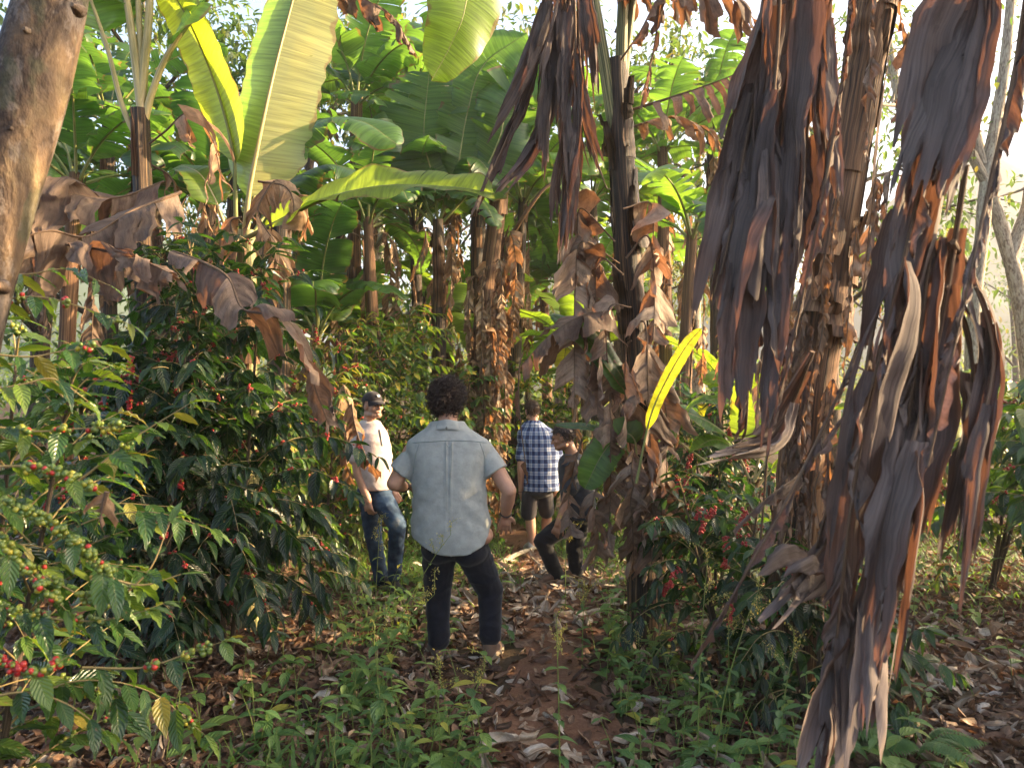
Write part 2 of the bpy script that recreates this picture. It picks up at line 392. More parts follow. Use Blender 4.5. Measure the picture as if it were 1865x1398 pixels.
def dry_leaf(parent, ctrl, width, tone=.5, rng=RNG, flag=(.05, .16), gravity=.6, start=.1, end=1., rib_r=.008, mat='dry', skip=.1, sweep=.25,
             curl=1.2, crumple=.02, name='dry_leaf', sides=(-1, 1), taper=.45, n=80, label=None, phi=None, rag=.3, minw=.35, pleat=.007):
    """a withered leaf: lamina flags of uneven length hanging and curling from a dead midrib"""
    P = catmull(ctrl, n+1); T = norm(np.gradient(P, axis=0)); L = np.linalg.norm(np.diff(P, axis=0), axis=1).sum()
    ref = np.array([0, 0, 1.]) if abs(T[:, 2]).mean() < .75 else np.array([0, -1., 0])
    N = norm(ref-T*(T@ref)[:, None]); S = np.cross(T, N)
    mb = MB(); nv = 8; v = np.linspace(0, 1, nv)
    down = np.array([0, 0, -1.])
    p0 = rng.uniform(-.5, .5) if phi is None else phi
    for sg in sides:
        t = start
        while t < end-.01:
            dt = rng.uniform(*flag); t1 = min(end, t+dt)
            if rng.random() > skip or (t1 >= end-.01 and mb.n == 0):
                ns = max(4, int((t1-t)*L/.022)+2); s = np.linspace(t, t1, ns); sc = (t+t1)/2
                j = np.clip((s*n).astype(int), 0, n)
                ph = p0+rng.normal(0, .8)+(0 if sg > 0 else math.pi); cu = rng.normal(0, curl)
                w = width*max(minw, float(blade_width(np.array([(sc-start)/(1-start)]))[0]))*rng.uniform(.6, 1.1)
                wr = w*(1-rag*.5*(1+np.sin(s*L*rng.uniform(18, 50)+rng.uniform(0, 6)))*rng.uniform(.2, 1))
                a = ph+cu*v**1.4
                g = np.clip(gravity*(.35+.75*v), 0, .97)
                Lt = np.cos(a)[None, :, None]*S[j][:, None]+np.sin(a)[None, :, None]*N[j][:, None]
                D = norm(Lt*(1-g)[None, :, None]+down*g[None, :, None]+sweep*T[j][:, None])*(wr/(nv-1))[:, None, None]
                pos = P[j][:, None]+np.concatenate([np.zeros((ns, 1, 3)), np.cumsum((D[:, 1:]+D[:, :-1])/2, axis=1)], 1)
                tp = rng.uniform(0, taper)
                pos += -((s-sc)*L)[:, None, None]*tp*(v**1.3)[None, :, None]*T[j][:, None]
                sd = int(rng.integers(1e6))
                cr = np.stack([sn(pos, 22, sd), sn(pos, 22, sd+1), sn(pos, 22, sd+2)], -1)+.6*np.stack([sn(pos, 60, sd+3), sn(pos, 60, sd+4), sn(pos, 60, sd+5)], -1)
                pos += cr*crumple*(v**.8)[None, :, None]
                pl = np.sin(s*L*rng.uniform(55, 110)+rng.uniform(0, 6))+.6*np.sin(s*L*rng.uniform(120, 200))
                pos += (pleat*pl[:, None]*np.clip(v*1.6, 0, 1)[None])[..., None]*norm(np.cross(T[j], Lt[:, -1]))[:, None]
                rnd = rng.uniform(0, 40)
                uv = np.stack([np.repeat(s[:, None]*L, nv, 1), np.broadcast_to(v, (ns, nv)), np.full((ns, nv), rnd)], -1)
                mb.add(pos, gridf(ns, nv), uv, np.clip(tone+rng.normal(0, .13), 0, 1))
            t = t1+rng.uniform(0, .01)
    ob = mb.build(name, M[mat], parent)
    if label: ob['label'] = label
    m2 = MB(); m2.tube(P, rib_r*(1-.7*np.linspace(0, 1, n+1)), 6, .5, noise=.15, nf=30, seed=int(rng.integers(99)))
    m2.build('midrib', M['rib_dry'], ob)
    return ob

def hang_leaf(parent, ctrl, rad_, n_rib, tone=.4, rng=RNG, wid=(.05, .13), ln=(.5, 1.1), mat='dry_near', rib_r=.009, t0=(-.02, .7), name='dry_leaf', label=None, over=.08):
    """a big dead leaf collapsed round its midrib: long torn pleated bands hanging along it"""
    P = catmull(ctrl, 121); T = norm(np.gradient(P, axis=0)); L = np.linalg.norm(np.diff(P, axis=0), axis=1).sum()
    ref = np.array([0, -1., 0]); N = norm(ref-T*(T@ref)[:, None]); S = np.cross(T, N); mb = MB(); ns, nv = 30, 13; x = np.linspace(-1, 1, nv)
    for k in range(n_rib):
        a0 = rng.uniform(*t0); b0 = min(a0+rng.uniform(*ln)/L, 1+over); q = np.linspace(0, 1, ns); t = a0+(b0-a0)*q
        j = np.clip((t*120), 0, 120).astype(int); base = P[j]+T[j]*((t-j/120.)*L)[:, None]
        a = rng.uniform(0, 6.28)+rng.normal(0, .5)*q; r_ = .010+rad_*rng.uniform(.25, 1.)*np.sin(np.clip(q*1.5, 0, 1)*np.pi/2)*(1-.25*q)
        cen = base+r_[:, None]*(np.cos(a)[:, None]*N[j]+np.sin(a)[:, None]*S[j]*1.1)
        ps = a+rng.normal(0, .5)+rng.normal(0, .7)*q; e = -np.sin(ps)[:, None]*N[j]+np.cos(ps)[:, None]*S[j]; nm = np.cross(T[j], e)
        w = rng.uniform(*wid)*(.25+.75*np.sin(np.pi*np.clip(q*rng.uniform(.5, .86)+.08, 0, 1))**.7)*(1-.12*np.abs(np.sin(q*rng.uniform(5, 12)+rng.uniform(0, 6))))
        nf = rng.uniform(.6, 2.2); ph = rng.uniform(0, 6); fold = rng.uniform(.06, .26)
        pos = cen[:, None]+e[:, None]*(x[None]*w[:, None]*.5*(1-fold*.7))[..., None]+nm[:, None]*((fold*w[:, None]*.5)*np.cos(x[None]*np.pi*nf+ph+1.2*q[:, None]))[..., None]
        sd = int(rng.integers(1e6)); pos += .012*np.stack([sn(pos, 9, sd), sn(pos, 9, sd+1), 0*pos[..., 0]], -1)+.004*np.stack([sn(pos, 45, sd+2), sn(pos, 45, sd+3), 0*pos[..., 0]], -1)
        tail = rng.normal(0, .09)*x+rng.uniform(.02, .10)*np.sin(x*rng.uniform(4, 7)+ph)+rng.uniform(.01, .05)*np.sin(x*rng.uniform(11, 22)+2*ph)
        pos += tail[None, :, None]*(q[:, None, None]**4)*T[j][:, None]
        uv = np.stack([np.broadcast_to(x[None]*w[:, None], (ns, nv)), np.repeat((q*(b0-a0)*L)[:, None], nv, 1), np.full((ns, nv), rng.uniform(0, 40))], -1)
        mb.add(pos, gridf(ns, nv), uv, np.clip(tone+rng.normal(0, .10), 0, 1))
    ob = mb.build(name, M[mat], parent)
    if label: ob['label'] = label
    m2 = MB(); m2.tube(P, rib_r*(1-.6*np.linspace(0, 1, 121)), 7, .5, noise=.15, nf=30, seed=int(rng.integers(99))); m2.build('midrib', M['rib_dry'], ob)
    return ob

def pseudostem(parent, ctrl, r0, r1, mat='stem_dark', rng=RNG, flaps=10, flap_mat='stem_brown', flap_len=(.3, .8), n=40, sides=20, name='pseudostem'):
    P = catmull(ctrl, n+1); u = np.linspace(0, 1, n+1)
    R = r0+(r1-r0)*u+.012*np.sin(u*40)*0; R[0] *= 1.15
    mb = MB(); mb.tube(P, R, sides, .5, noise=.07, nf=9, seed=int(rng.integers(99)))
    ob = mb.build(name, M[mat], parent)
    T = norm(np.gradient(P, axis=0)); L = np.linalg.norm(np.diff(P, axis=0), axis=1).sum()
    if flaps:
        for k in range(flaps):
            fb = MB()
            uc = rng.uniform(.02, .95); ln = rng.uniform(*flap_len)/L; a0 = rng.uniform(0, 6.28); wa = rng.uniform(.35, 1.1)
            ns, nv = 12, 7
            s = np.linspace(uc, min(1, uc+ln), ns); j = np.clip((s*n).astype(int), 0, n)
            x = np.linspace(-1, 1, nv); q = np.linspace(0, 1, ns)
            peel = rng.uniform(0, .09)*(q**2.5 if rng.random() < .6 else (1-q)**2.5)
            wid = wa*(1-q**3*.8)*(.6+.4*np.sin(q*3+.4))
            A = a0+x[None]*wid[:, None]+.15*q[:, None]*rng.normal()
            rr = (R[j]*1.09+.006+peel)[:, None]*(1-.05*x[None]**2)
            ref = np.array([1., 0, 0]); N = norm(ref-T[j]*(T[j]@ref)[:, None]); B = np.cross(T[j], N)
            pos = P[j][:, None]+rr[..., None]*(np.cos(A)[..., None]*N[:, None]+np.sin(A)[..., None]*B[:, None])
            pos += .006*np.stack([sn(pos, 40, k), sn(pos, 40, k+1), 0*A], -1)
            uv = np.stack([np.repeat(s[:, None]*L, nv, 1), A, np.full((ns, nv), k*1.3)], -1)
            fb.add(pos, gridf(ns, nv), uv, rng.uniform(.2, .8))
            fb.build('leaf_sheath', M[flap_mat], ob)
    return ob, P, T, R

def procedural_banana(name, label, base, height, rng, n_leaf=8, leaf_len=2.0, width=.3, lean=(0, 0), n_dry=4, tone=.45, group=None,
                      stem=('stem_dark', 'stem_brown'), r0=.11, tear=.45, spread=1., az0=None, flaps=8, dry_mat='dry'):
    base = np.array(base, float); base[2] = zg(base[0], base[1])-.03
    t = thing(name, label, 'banana plant', base, group)
    top = base+np.array([lean[0], lean[1], height])
    mid = (base+top)/2+np.array([lean[0]*-.15, lean[1]*-.15, 0])
    pseudostem(t, [base, mid, top], r0, r0*.6, stem[0], rng, flaps, stem[1])
    az = rng.uniform(0, 6.28) if az0 is None else az0
    for k in range(n_leaf):
        az += 2.4+rng.normal(0, .2)
        q = k/max(n_leaf-1, 1)
        el = 1.35-.9*q*spread+rng.normal(0, .08)
        ln = leaf_len*rng.uniform(.8, 1.1)*(1-.15*(q < .2))
        h = np.array([math.cos(az), math.sin(az), 0])
        d0 = h*math.cos(el)+np.array([0, 0, math.sin(el)])
        bend = (1.0+q*1.0)*rng.uniform(.7, 1.15)
        pts = [top-np.array([0, 0, .12])]; d = d0.copy(); e = el
        for i in range(5):
            pts.append(pts[-1]+(h*math.cos(e)+np.array([0, 0, math.sin(e)]))*ln/5); e -= bend/5*(1.0+i*.15)
        up = np.cross(np.cross(h, [0, 0, 1.]), h*.3+d0); 
        side = np.array([-h[1], h[0], 0.])
        face = np.cross(side, norm(np.array(pts[-1])-pts[0])); face = face if face@(np.array([0, 0, 1.])-h*.6) > 0 else -face
        green_leaf(t, pts, width*rng.uniform(.85, 1.1), face, rng.uniform(.14, .22), .3, rng.uniform(.5, 1.1), tear*rng.uniform(.7, 2.0),
                   np.clip(tone+rng.normal(0, .12), 0, 1), rng, n=48, rib_r=.02)
    for k in range(n_dry):
        a = rng.uniform(0, 6.28); h = np.array([math.cos(a), math.sin(a), 0])
        s0 = top-np.array([0, 0, rng.uniform(.05, .5)]); ln = rng.uniform(.9, 1.5)*leaf_len*.7
        pts = [s0, s0+h*.28+[0, 0, .06], s0+h*.42+[0, 0, -.3*ln], s0+h*.36+[0, 0, -.75*ln], s0+h*.3+[0, 0, -1.0*ln]]
        dry_leaf(t, pts, width*.8, rng.uniform(.3, .7), rng, gravity=.75, start=.22, mat=dry_mat, n=50)
    return t

# ---------------------------------------------------------------- small leaves
def leaf_template(nu, nv, width=.2, fold=.25, droop=.25, wave=.03, tip=1.6, waves=5):
    u = np.linspace(0, 1, nu); v = np.linspace(-1, 1, nv)
    w = width*np.sin(np.pi*u**.85)**.8*(1-.25*u)
    w = np.where(u > .8, w*(1-.55*((u-.8)/.2)), w); w[0] = .012; w[-1] = .002
    X = v[None]*w[:, None]; Y = np.repeat(u[:, None], nv, 1)
    Z = fold*np.abs(X)-droop*Y**2+wave*np.sin(u*waves*6.28)[:, None]*np.abs(v)[None]**2
    return np.stack([X, Y, Z], -1).reshape(-1, 3), gridf(nu, nv), np.stack([Y, np.broadcast_to(v, (nu, nv)), 0*Y], -1).reshape(-1, 3)
LT_HI = leaf_template(13, 7, .21, .3, .28, .022, waves=4)
LT_MID = leaf_template(7, 5, .21, .3, .28, .02, waves=3)
LT_LO = leaf_template(4, 3, .22, .3, .25, 0)
LT_OV = leaf_template(7, 5, .27, .25, .3, .01)
LT_OVLO = leaf_template(4, 3, .27, .25, .3, 0)
def ico(sub):
    import bmesh
    bm = bmesh.new(); bmesh.ops.create_icosphere(bm, subdivisions=sub, radius=1)
    V = np.array([v.co[:] for v in bm.verts]); F = np.array([[v.index for v in f.verts] for f in bm.faces]); bm.free()
    return V*[1, 1.12, 1], F, np.zeros_like(V)
ICO1, ICO2 = ico(1), ico(2)

class Shrub:
    """coffee shrub: stems, drooping side branches, paired leaves, cherries in clusters"""
    def __init__(s, name, label, base, rng, group='coffee shrubs between the banana plants'):
        base = np.array(base, float); base[2] = zg(base[0], base[1])-.02
        s.base = base; s.t = thing(name, label, 'coffee shrub', base, group); s.rng = rng
        s.st = MB(); s.br = MB(); s.P = []; s.D = []; s.L = []; s.tone = []; s.roll = []; s.clusters = []
    def leaf(s, p, d, ln, tone, roll=0):
        s.P.append(p); s.D.append(d); s.L.append(ln); s.tone.append(tone); s.roll.append(roll)
    def lateral(s, ctrl, node=.065, leaf=.13, tone=.35, first=.25, fruit=0., ripe=.2, r=.0045, dens=.92, dr=.45, tone_s=.14, size=.0085, per=(5, 12)):
        rng = s.rng; P = catmull(ctrl, 16); L = np.linalg.norm(np.diff(P, axis=0), axis=1).sum()
        s.br.tube(P, r*(1-.75*np.linspace(0, 1, 16)), 5, .5, cap=False, seed=len(s.clusters))
        T = norm(np.gradient(P, axis=0)); m = max(2, int(L*(1-first)/node)); flip = rng.uniform(0, 1) < .5
        for k in range(m+1):
            u = first+(1-first)*k/m; i = min(15, int(u*15)); p = P[i]+(P[min(i+1, 15)]-P[i])*(u*15-i); t = T[i]
            side = np.cross(t, [0, 0, 1.]); side = norm(side) if np.linalg.norm(side) > .1 else np.array([1., 0, 0])
            for sg in (-1, 1):
                if rng.random() > dens: continue
                d = t*rng.uniform(.35, .8)+side*sg*rng.uniform(.6, 1.)+np.array([0, 0, -rng.uniform(.1, 2*dr)])+rng.normal(0, .15, 3)
                s.leaf(p, d, leaf*rng.uniform(.65, 1.15)*(1-.3*(u > .9)), np.clip(tone+rng.normal(0, tone_s)+.15*(u > .93), 0, 1), rng.normal(0, .3))
            if rng.random() < fruit and .1 < u < .93:
                s.clusters.append((p, t, rng.integers(*per), ripe, size))
        if True:
            s.leaf(P[-1], T[-1]+[0, 0, -.2], leaf*.7, min(1, tone+.15), 0)
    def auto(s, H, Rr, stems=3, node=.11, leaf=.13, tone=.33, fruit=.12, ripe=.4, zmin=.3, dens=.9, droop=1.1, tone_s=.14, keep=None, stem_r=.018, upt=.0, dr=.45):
        rng = s.rng
        for k in range(stems):
            a = rng.uniform(0, 6.28); sp = Rr*.22 if stems > 1 else .03
            top = s.base+np.array([math.cos(a)*sp*2, math.sin(a)*sp*2, H*rng.uniform(.85, 1.)])
            P = catmull([s.base+[math.cos(a)*.04, math.sin(a)*.04, 0], s.base+[math.cos(a)*sp, math.sin(a)*sp, H*.4], top], 24)
            s.st.tube(P, stem_r*(1-.75*np.linspace(0, 1, 24)), 7, .5, noise=.1, nf=20, seed=k)
            z = zmin+rng.uniform(0, node); az = rng.uniform(0, 3.14)
            while z < H:
                q = min(1, z/H); i = min(23, int(q*23)); p = P[i]
                az += 1.57+rng.normal(0, .25)
                prof = (1-q)**.55*(.55+.45*min(1, q/.25))+.12
                for sg in (0, math.pi):
                    ln = Rr*prof*rng.uniform(.7, 1.15); h = np.array([math.cos(az+sg), math.sin(az+sg), 0])
                    e = .5+.4*q+rng.normal(0, .12); c = [p]; dd = droop*(1-.55*q)*rng.uniform(.6, 1.2)
                    for m in range(3):
                        c.append(c[-1]+(h*math.cos(e)+np.array([0, 0, math.sin(e)]))*ln/3); e -= dd*.62
                    if keep and not keep(c[-1]): continue
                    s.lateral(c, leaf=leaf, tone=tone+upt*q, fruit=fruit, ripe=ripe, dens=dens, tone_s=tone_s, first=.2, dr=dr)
                z += node*rng.uniform(.8, 1.2)
        return s
    def build(s, tmpl=LT_MID, icos=ICO1, stem='bark_dark', max_clusters=40):
        rng = s.rng
        if s.st.n: s.st.build('stem', M[stem], s.t)
        if s.br.n: s.br.build('branch', M['twig'], s.t)
        mb = MB(); D = norm(np.array(s.D)); n = len(D)
        R = frames(D, None, np.array(s.roll)); Lg = np.array(s.L)
        wv = rng.uniform(.8, 1.2, n)
        mb.inst(*tmpl, R, np.stack([Lg*wv, Lg, Lg*rng.uniform(.2, 1.8, n)], -1), np.array(s.P), np.array(s.tone), rng.uniform(0, 50, n))
        mb.build('foliage', M['coffee'], s.t)
        cl = s.clusters
        if len(cl) > max_clusters:
            idx = rng.permutation(len(cl))[:max_clusters]; rest = [cl[i] for i in range(len(cl)) if i not in set(idx.tolist())]
            cl = [cl[i] for i in idx]
        else: rest = []
        def fill(m, c):
            p, t, k, ripe, size = c
            off = rng.normal(0, 1, (k, 3)); off = norm(off)*size*rng.uniform(.9, 2.1, (k, 1)); off += t*rng.uniform(-1.9, 1.9, (k, 1))*size
            rp = np.where(rng.random(k) < ripe, rng.uniform(.78, 1., k), np.clip(rng.normal(.26, .14, k), 0, .6))
            R = frames(rng.normal(0, 1, (k, 3)))
            m.inst(*icos, R, size*rng.uniform(.68, 1.12, k), p+off, rp)
        for c in cl:
            m = MB(); fill(m, c); m.build('cherry_cluster', M['cherry'], s.t)
        if rest:
            m = MB()
            for c in rest: fill(m, c)
            m.build('far_cherries', M['cherry'], s.t, kind='stuff')
        return s.t

# ---------------------------------------------------------------- trees
def tree(name, label, base, H, rng, r0=.16, lean=(0, 0), crown_r=2., crown_z=.6, n_leaf=2500, leaf=.12, tone=.5, bark='bark_dark', limbs=7, group='trees beyond the banana plants',
         squash=.7, clumps=16, trunk_pts=None, no_crown=False, tone_s=.15, twigs=True, base_z=None):
    base = np.array(base, float)
    if base_z is None: base[2] = zg(base[0], base[1])-.05
    t = thing(name, label, 'tree', base, group)
    top = base+np.array([lean[0], lean[1], H])
    ctrl = trunk_pts if trunk_pts is not None else [base, base+np.array([lean[0]*.35+rng.normal(0, .1), lean[1]*.35, H*.35]), base+np.array([lean[0]*.7+rng.normal(0, .12), lean[1]*.7, H*.7]), top]
    P = catmull(ctrl, 40); u = np.linspace(0, 1, 40)
    tm = MB(); tm.tube(P, r0*(1-.82*u**.9), 12, .5, noise=.1, nf=5, seed=int(rng.integers(99)))
    tr = tm.build('trunk', M[bark], t)
    cents = []; lm = MB()
    for k in range(limbs):
        q = rng.uniform(crown_z*.7, .97); i = int(q*39); p = P[i]; a = k*2.4+rng.normal(0, .3)
        ln = crown_r*rng.uniform(.6, 1.1)*(1-.4*max(0, q-.7)/.3); h = np.array([math.cos(a), math.sin(a), 0])
        c = [p, p+h*ln*.35+[0, 0, ln*.25], p+h*ln*.7+[0, 0, ln*.45]+rng.normal(0, .1, 3), p+h*ln+[0, 0, ln*rng.uniform(.3, .8)]]
        Q = catmull(c, 16); lm.tube(Q, r0*.4*(1-q*.5)*(1-.85*np.linspace(0, 1, 16)), 6, .5, noise=.1, nf=8, seed=k)
        cents += [Q[9], Q[12], Q[15]]
        for m in range(3 if twigs else 0):
            j = rng.integers(6, 14); d = norm(h+rng.normal(0, .6, 3)+[0, 0, .4])
            Q2 = catmull([Q[j], Q[j]+d*ln*.25, Q[j]+d*ln*.45+[0, 0, rng.normal(0, .1)*ln]], 8)
            lm.tube(Q2, r0*.13*(1-.8*np.linspace(0, 1, 8)), 4, .5); cents.append(Q2[-1])
    lm.build('limb', M[bark], t)
    if not no_crown:
        cents = np.array(cents+[P[-1]]); C = cents[rng.integers(0, len(cents), n_leaf)]
        cr = crown_r*.33
        off = rng.normal(0, 1, (n_leaf, 3)); off = norm(off)*(rng.random((n_leaf, 1))**.5)*cr*np.array([1, 1, squash])
        pos = C+off; D = norm(off*.6/cr+rng.normal(0, .6, (n_leaf, 3))+[0, 0, -.25])
        ct = tone+sn(pos, 1.6, 3)*.1+rng.normal(0, tone_s, n_leaf)
        m = MB(); m.inst(*LT_LO, frames(D), leaf*rng.uniform(.6, 1.4, n_leaf), pos, np.clip(ct, 0, 1)); m.build('crown', M['treeleaf'], t)
    return t
# ---------------------------------------------------------------- camera, sun, sky
cam = bpy.data.cameras.new('camera'); co = bpy.data.objects.new('camera', cam); COL.objects.link(co)
co.location = CAM; co.rotation_euler = (rad(90), 0, 0)
cam.sensor_width = 36; cam.lens = 36*F_PX/1865.; cam.clip_end = 3000; cam.clip_start = .05
cam.dof.use_dof = True; cam.dof.focus_distance = 5.4; cam.dof.aperture_fstop = 4.5
SC.camera = co
SUN_EL, SUN_AZ = 20.0, 82.0      # azimuth clockwise from the view direction
sd = np.array([math.cos(rad(SUN_EL))*math.sin(rad(SUN_AZ)), math.cos(rad(SUN_EL))*math.cos(rad(SUN_AZ)), math.sin(rad(SUN_EL))])
sl = bpy.data.lights.new('sun', 'SUN'); sl.energy = 5.0; sl.angle = rad(.55); sl.color = (1, .72, .40)
so = bpy.data.objects.new('sun', sl); COL.objects.link(so); so.rotation_euler = Vector(sd).to_track_quat('Z', 'Y').to_euler()
w = bpy.data.worlds.new('World'); SC.world = w; w.use_nodes = True
bg = w.node_tree.nodes['Background']; sky = w.node_tree.nodes.new('ShaderNodeTexSky')
sky.sky_type = 'NISHITA'; sky.sun_disc = False; sky.sun_elevation = rad(SUN_EL); sky.sun_rotation = rad(SUN_AZ)
sky.dust_density = 5.0; sky.air_density = 1.0; sky.ozone_density = 1.0
w.node_tree.links.new(sky.outputs[0], bg.inputs[0]); bg.inputs[1].default_value = .15
SC.view_settings.view_transform = 'Standard'; SC.view_settings.look = 'None'; SC.view_settings.gamma = 1
SC.view_settings.exposure = 2.2
SC.render.engine = 'CYCLES'
cy = SC.cycles; cy.max_bounces = 7; cy.diffuse_bounces = 4; cy.glossy_bounces = 2; cy.transmission_bounces = 6; cy.transparent_max_bounces = 4; cy.volume_bounces = 0
cy.use_adaptive_sampling = True; cy.adaptive_threshold = .015; cy.use_denoising = True; cy.sample_clamp_indirect = 6
cy.caustics_reflective = False; cy.caustics_refractive = False

# ---------------------------------------------------------------- ground, path, hills
def sheet(xs, ys, dz=0.):
    X, Y = np.meshgrid(xs, ys, indexing='xy'); Z = zg(X, Y)+dz
    return np.stack([X, Y, Z], -1).reshape(-1, 3), gridf(len(ys), len(xs))
def warp(a, b, n, p=2.): t = np.linspace(-1, 1, n); return (a+b)/2+np.sign(t)*np.abs(t)**p*(b-a)/2
mb = MB(); mb.add(*sheet(warp(-240, 240, 181, 2.6), np.r_[np.linspace(-30, 0, 10), np.linspace(.4, 16, 90), 16+np.linspace(.02, 1, 50)**2.2*260]))
mb.build('ground', M['ground'], kind='structure')
# trodden path winding down between the shrubs
pc = catmull([(.0, .6, 0), (.12, 3.0, 0), (.28, 4.8, 0), (.42, 6.6, 0), (.15, 9.0, 0), (-.5, 12, 0)], 90)
hw = .30+.07*np.sin(np.arange(90)*.35)+.05*np.sin(np.arange(90)*1.3)
V = []
for i, p in enumerate(pc):
    for k in range(9):
        x = p[0]+(k/4-1)*hw[i]*(1+.12*math.sin(i*2.1+k)*(k in (0, 8))); V.append((x, p[1], zg(x, p[1])+.006+.0*k))
mb = MB(); mb.add(V, gridf(90, 9)); mb.build('path', M['path'], kind='structure')
def hill(name, cx, cy_, rx, ry, h, seed):
    n = 60; a = np.linspace(-1.6, 1.6, n); X, Y = np.meshgrid(a, a)
    Z = h*np.exp(-(X**2+Y**2)*1.6); P3 = np.stack([cx+X*rx, cy_+Y*ry, Z], -1)
    P3[..., 2] += h*.10*sn(P3, 5./rx, seed)+h*.02*sn(P3, 30./rx, seed+1)-h*.05
    m = MB(); m.add(P3, gridf(n, n)); return m.build(name, M['hill'], kind='structure')
hill('hills', 112, 180, 62, 45, 52, 1); hill('hills', 10, 200, 80, 36, 40, 2); hill('hills', -115, 185, 70, 45, 48, 3)

# pale evening air
hz = NT('haze'); hv = hz.n('VolumePrincipled'); hv.inputs['Color'].default_value = (.93, .93, 1, 1); hv.inputs['Density'].default_value = .0014; hv.inputs['Anisotropy'].default_value = .45
hz.t.links.new(hv.outputs[0], hz.out.inputs['Volume'])
mb = MB(); x0, x1, y0, y1, z0, z1 = -260, 260, -45, 300, -8, 60
mb.add([(x, y, z) for z in (z0, z1) for y in (y0, y1) for x in (x0, x1)], [[0, 2, 3, 1], [4, 5, 7, 6], [0, 1, 5, 4], [2, 6, 7, 3], [0, 4, 6, 2], [1, 3, 7, 5]])
mb.build('haze', hz.m, smooth=False, kind='stuff')
# ---------------------------------------------------------------- leaning tree at the left edge
r = np.random.default_rng(1)
tp = [at(-165, 1500, 2.2)*[1, 1, 0]+[0, 0, zg(-1.8, 2.2)-.05], at(-120, 1150, 2.2), at(-100, 760, 2.2), at(-12, 400, 2.25), at(66, 110, 2.28), at(118, -150, 2.3), at(150, -700, 2.35), at(190, -1500, 2.4)]
lean = thing('shade_tree', 'smooth brown leaning tree trunk mottled with pale lichen', 'tree', tp[0])
mb = MB(); P = catmull(tp, 60); mb.tube(P, .112-.03*np.linspace(0, 1, 60)+.006*np.sin(np.arange(60)*.5), 22, .5, noise=.035, nf=5, seed=2)
tk = mb.build('trunk', M['bark_spot'], lean)
mb = MB()
for k, (px, py) in enumerate([(20, 235), (135, 12), (48, 55), (-5, 520)]):
    mb = MB(); p = at(px, py, 2.18); mb.tube([p+[0, .03, 0], p+[0, -.012, 0]], [.022, .006], 10, .5, noise=.2, nf=60, seed=k); mb.build('knot', M['bark_spot'], tk)
top = P[-1]; mb = MB()
for k in range(9):
    a = k*2.4; h = np.array([math.cos(a), math.sin(a), .5]); mb.tube(catmull([top-[0, 0, .4*(k % 4)], top+h*.8, top+h*1.6+[0, 0, .3]], 10), .05*(1-.8*np.linspace(0, 1, 10)), 6)
mb.build('limb', M['bark_spot'], lean)
off = r.normal(0, 1, (900, 3)); off = norm(off)*(r.random((900, 1))**.4)*[1.7, 1.7, .8]
mb = MB(); mb.inst(*LT_LO, frames(norm(off+r.normal(0, 1, (900, 3)))), .2*r.uniform(.6, 1.3, 900), top+[0, 0, .6]+off, r.uniform(.2, .8, 900)); mb.build('crown', M['treeleaf'], lean)

# ---------------------------------------------------------------- banana plant with a dark stem and cream stalks, upper left
r = np.random.default_rng(2); d = 5.0
b = at(268, 700, d); b[2] = zg(b[0], d)-.03
pa = thing('banana_plant', 'banana plant with black lower stem and sunlit cream stalks beside the leaning trunk', 'banana plant', b)
pseudostem(pa, [b, at(266, 560, d), at(262, 400, d), at(255, 200, d)], .075, .058, 'stem_dark', r, 5, 'stem_brown')
def stalk(parent, ctrl, r0, r1, mat='rib_cream', name='leaf_stalk'):
    m = MB(); Q = catmull(ctrl, 24); m.tube(Q, r0+(r1-r0)*np.linspace(0, 1, 24), 9, .5); return m.build(name, M[mat], parent)
for (pts, r0) in (([(262, 230), (252, 150), (240, 60), (222, -60), (190, -260), (140, -420)], .034), ([(255, 225), (262, 130), (272, 20), (275, -120), (300, -330), (340, -480)], .033),
                  ([(262, 230), (275, 175), (300, 110), (330, 60), (420, -40), (560, -90)], .027), ([(250, 255), (222, 190), (196, 90), (165, 0), (120, -90), (20, -170)], .02),
                  ([(258, 220), (258, 120), (252, 0), (255, -150), (250, -400)], .024)):
    c = [at(x, y, d-.02*i) for i, (x, y) in enumerate(pts)]
    stalk(pa, c[:4], r0, r0*.6)
    green_leaf(pa, c[2:], .33, (0, -.5, 1), .1, .3, .7, .3, r.uniform(.35, .6), r, n=48, rib='rib')
dry_leaf(pa, [at(272, 262, d-.05), at(300, 240, d-.15), at(345, 205, d-.2), at(385, 250, d-.2), at(405, 330, d-.2)], .34, .55, r, gravity=.8, start=.3, mat='dry_warm', flag=(.04, .12))
dry_leaf(pa, [at(262, 372, d-.1), at(275, 385, d-.2), at(290, 420, d-.2), at(300, 475, d-.2)], .05, .2, r, gravity=.8, start=.2)
dry_leaf(pa, [at(300, 300, d+.2), at(250, 330, d+.3), at(230, 420, d+.3), at(225, 520, d+.3)], .3, .6, r, gravity=.8, mat='dry_warm', start=.1)
dry_leaf(pa, [at(275, 300, d+.1), at(315, 330, d+.1), at(330, 420, d+.1), at(328, 500, d)], .3, .6, r, gravity=.8, mat='dry_warm', start=.1)

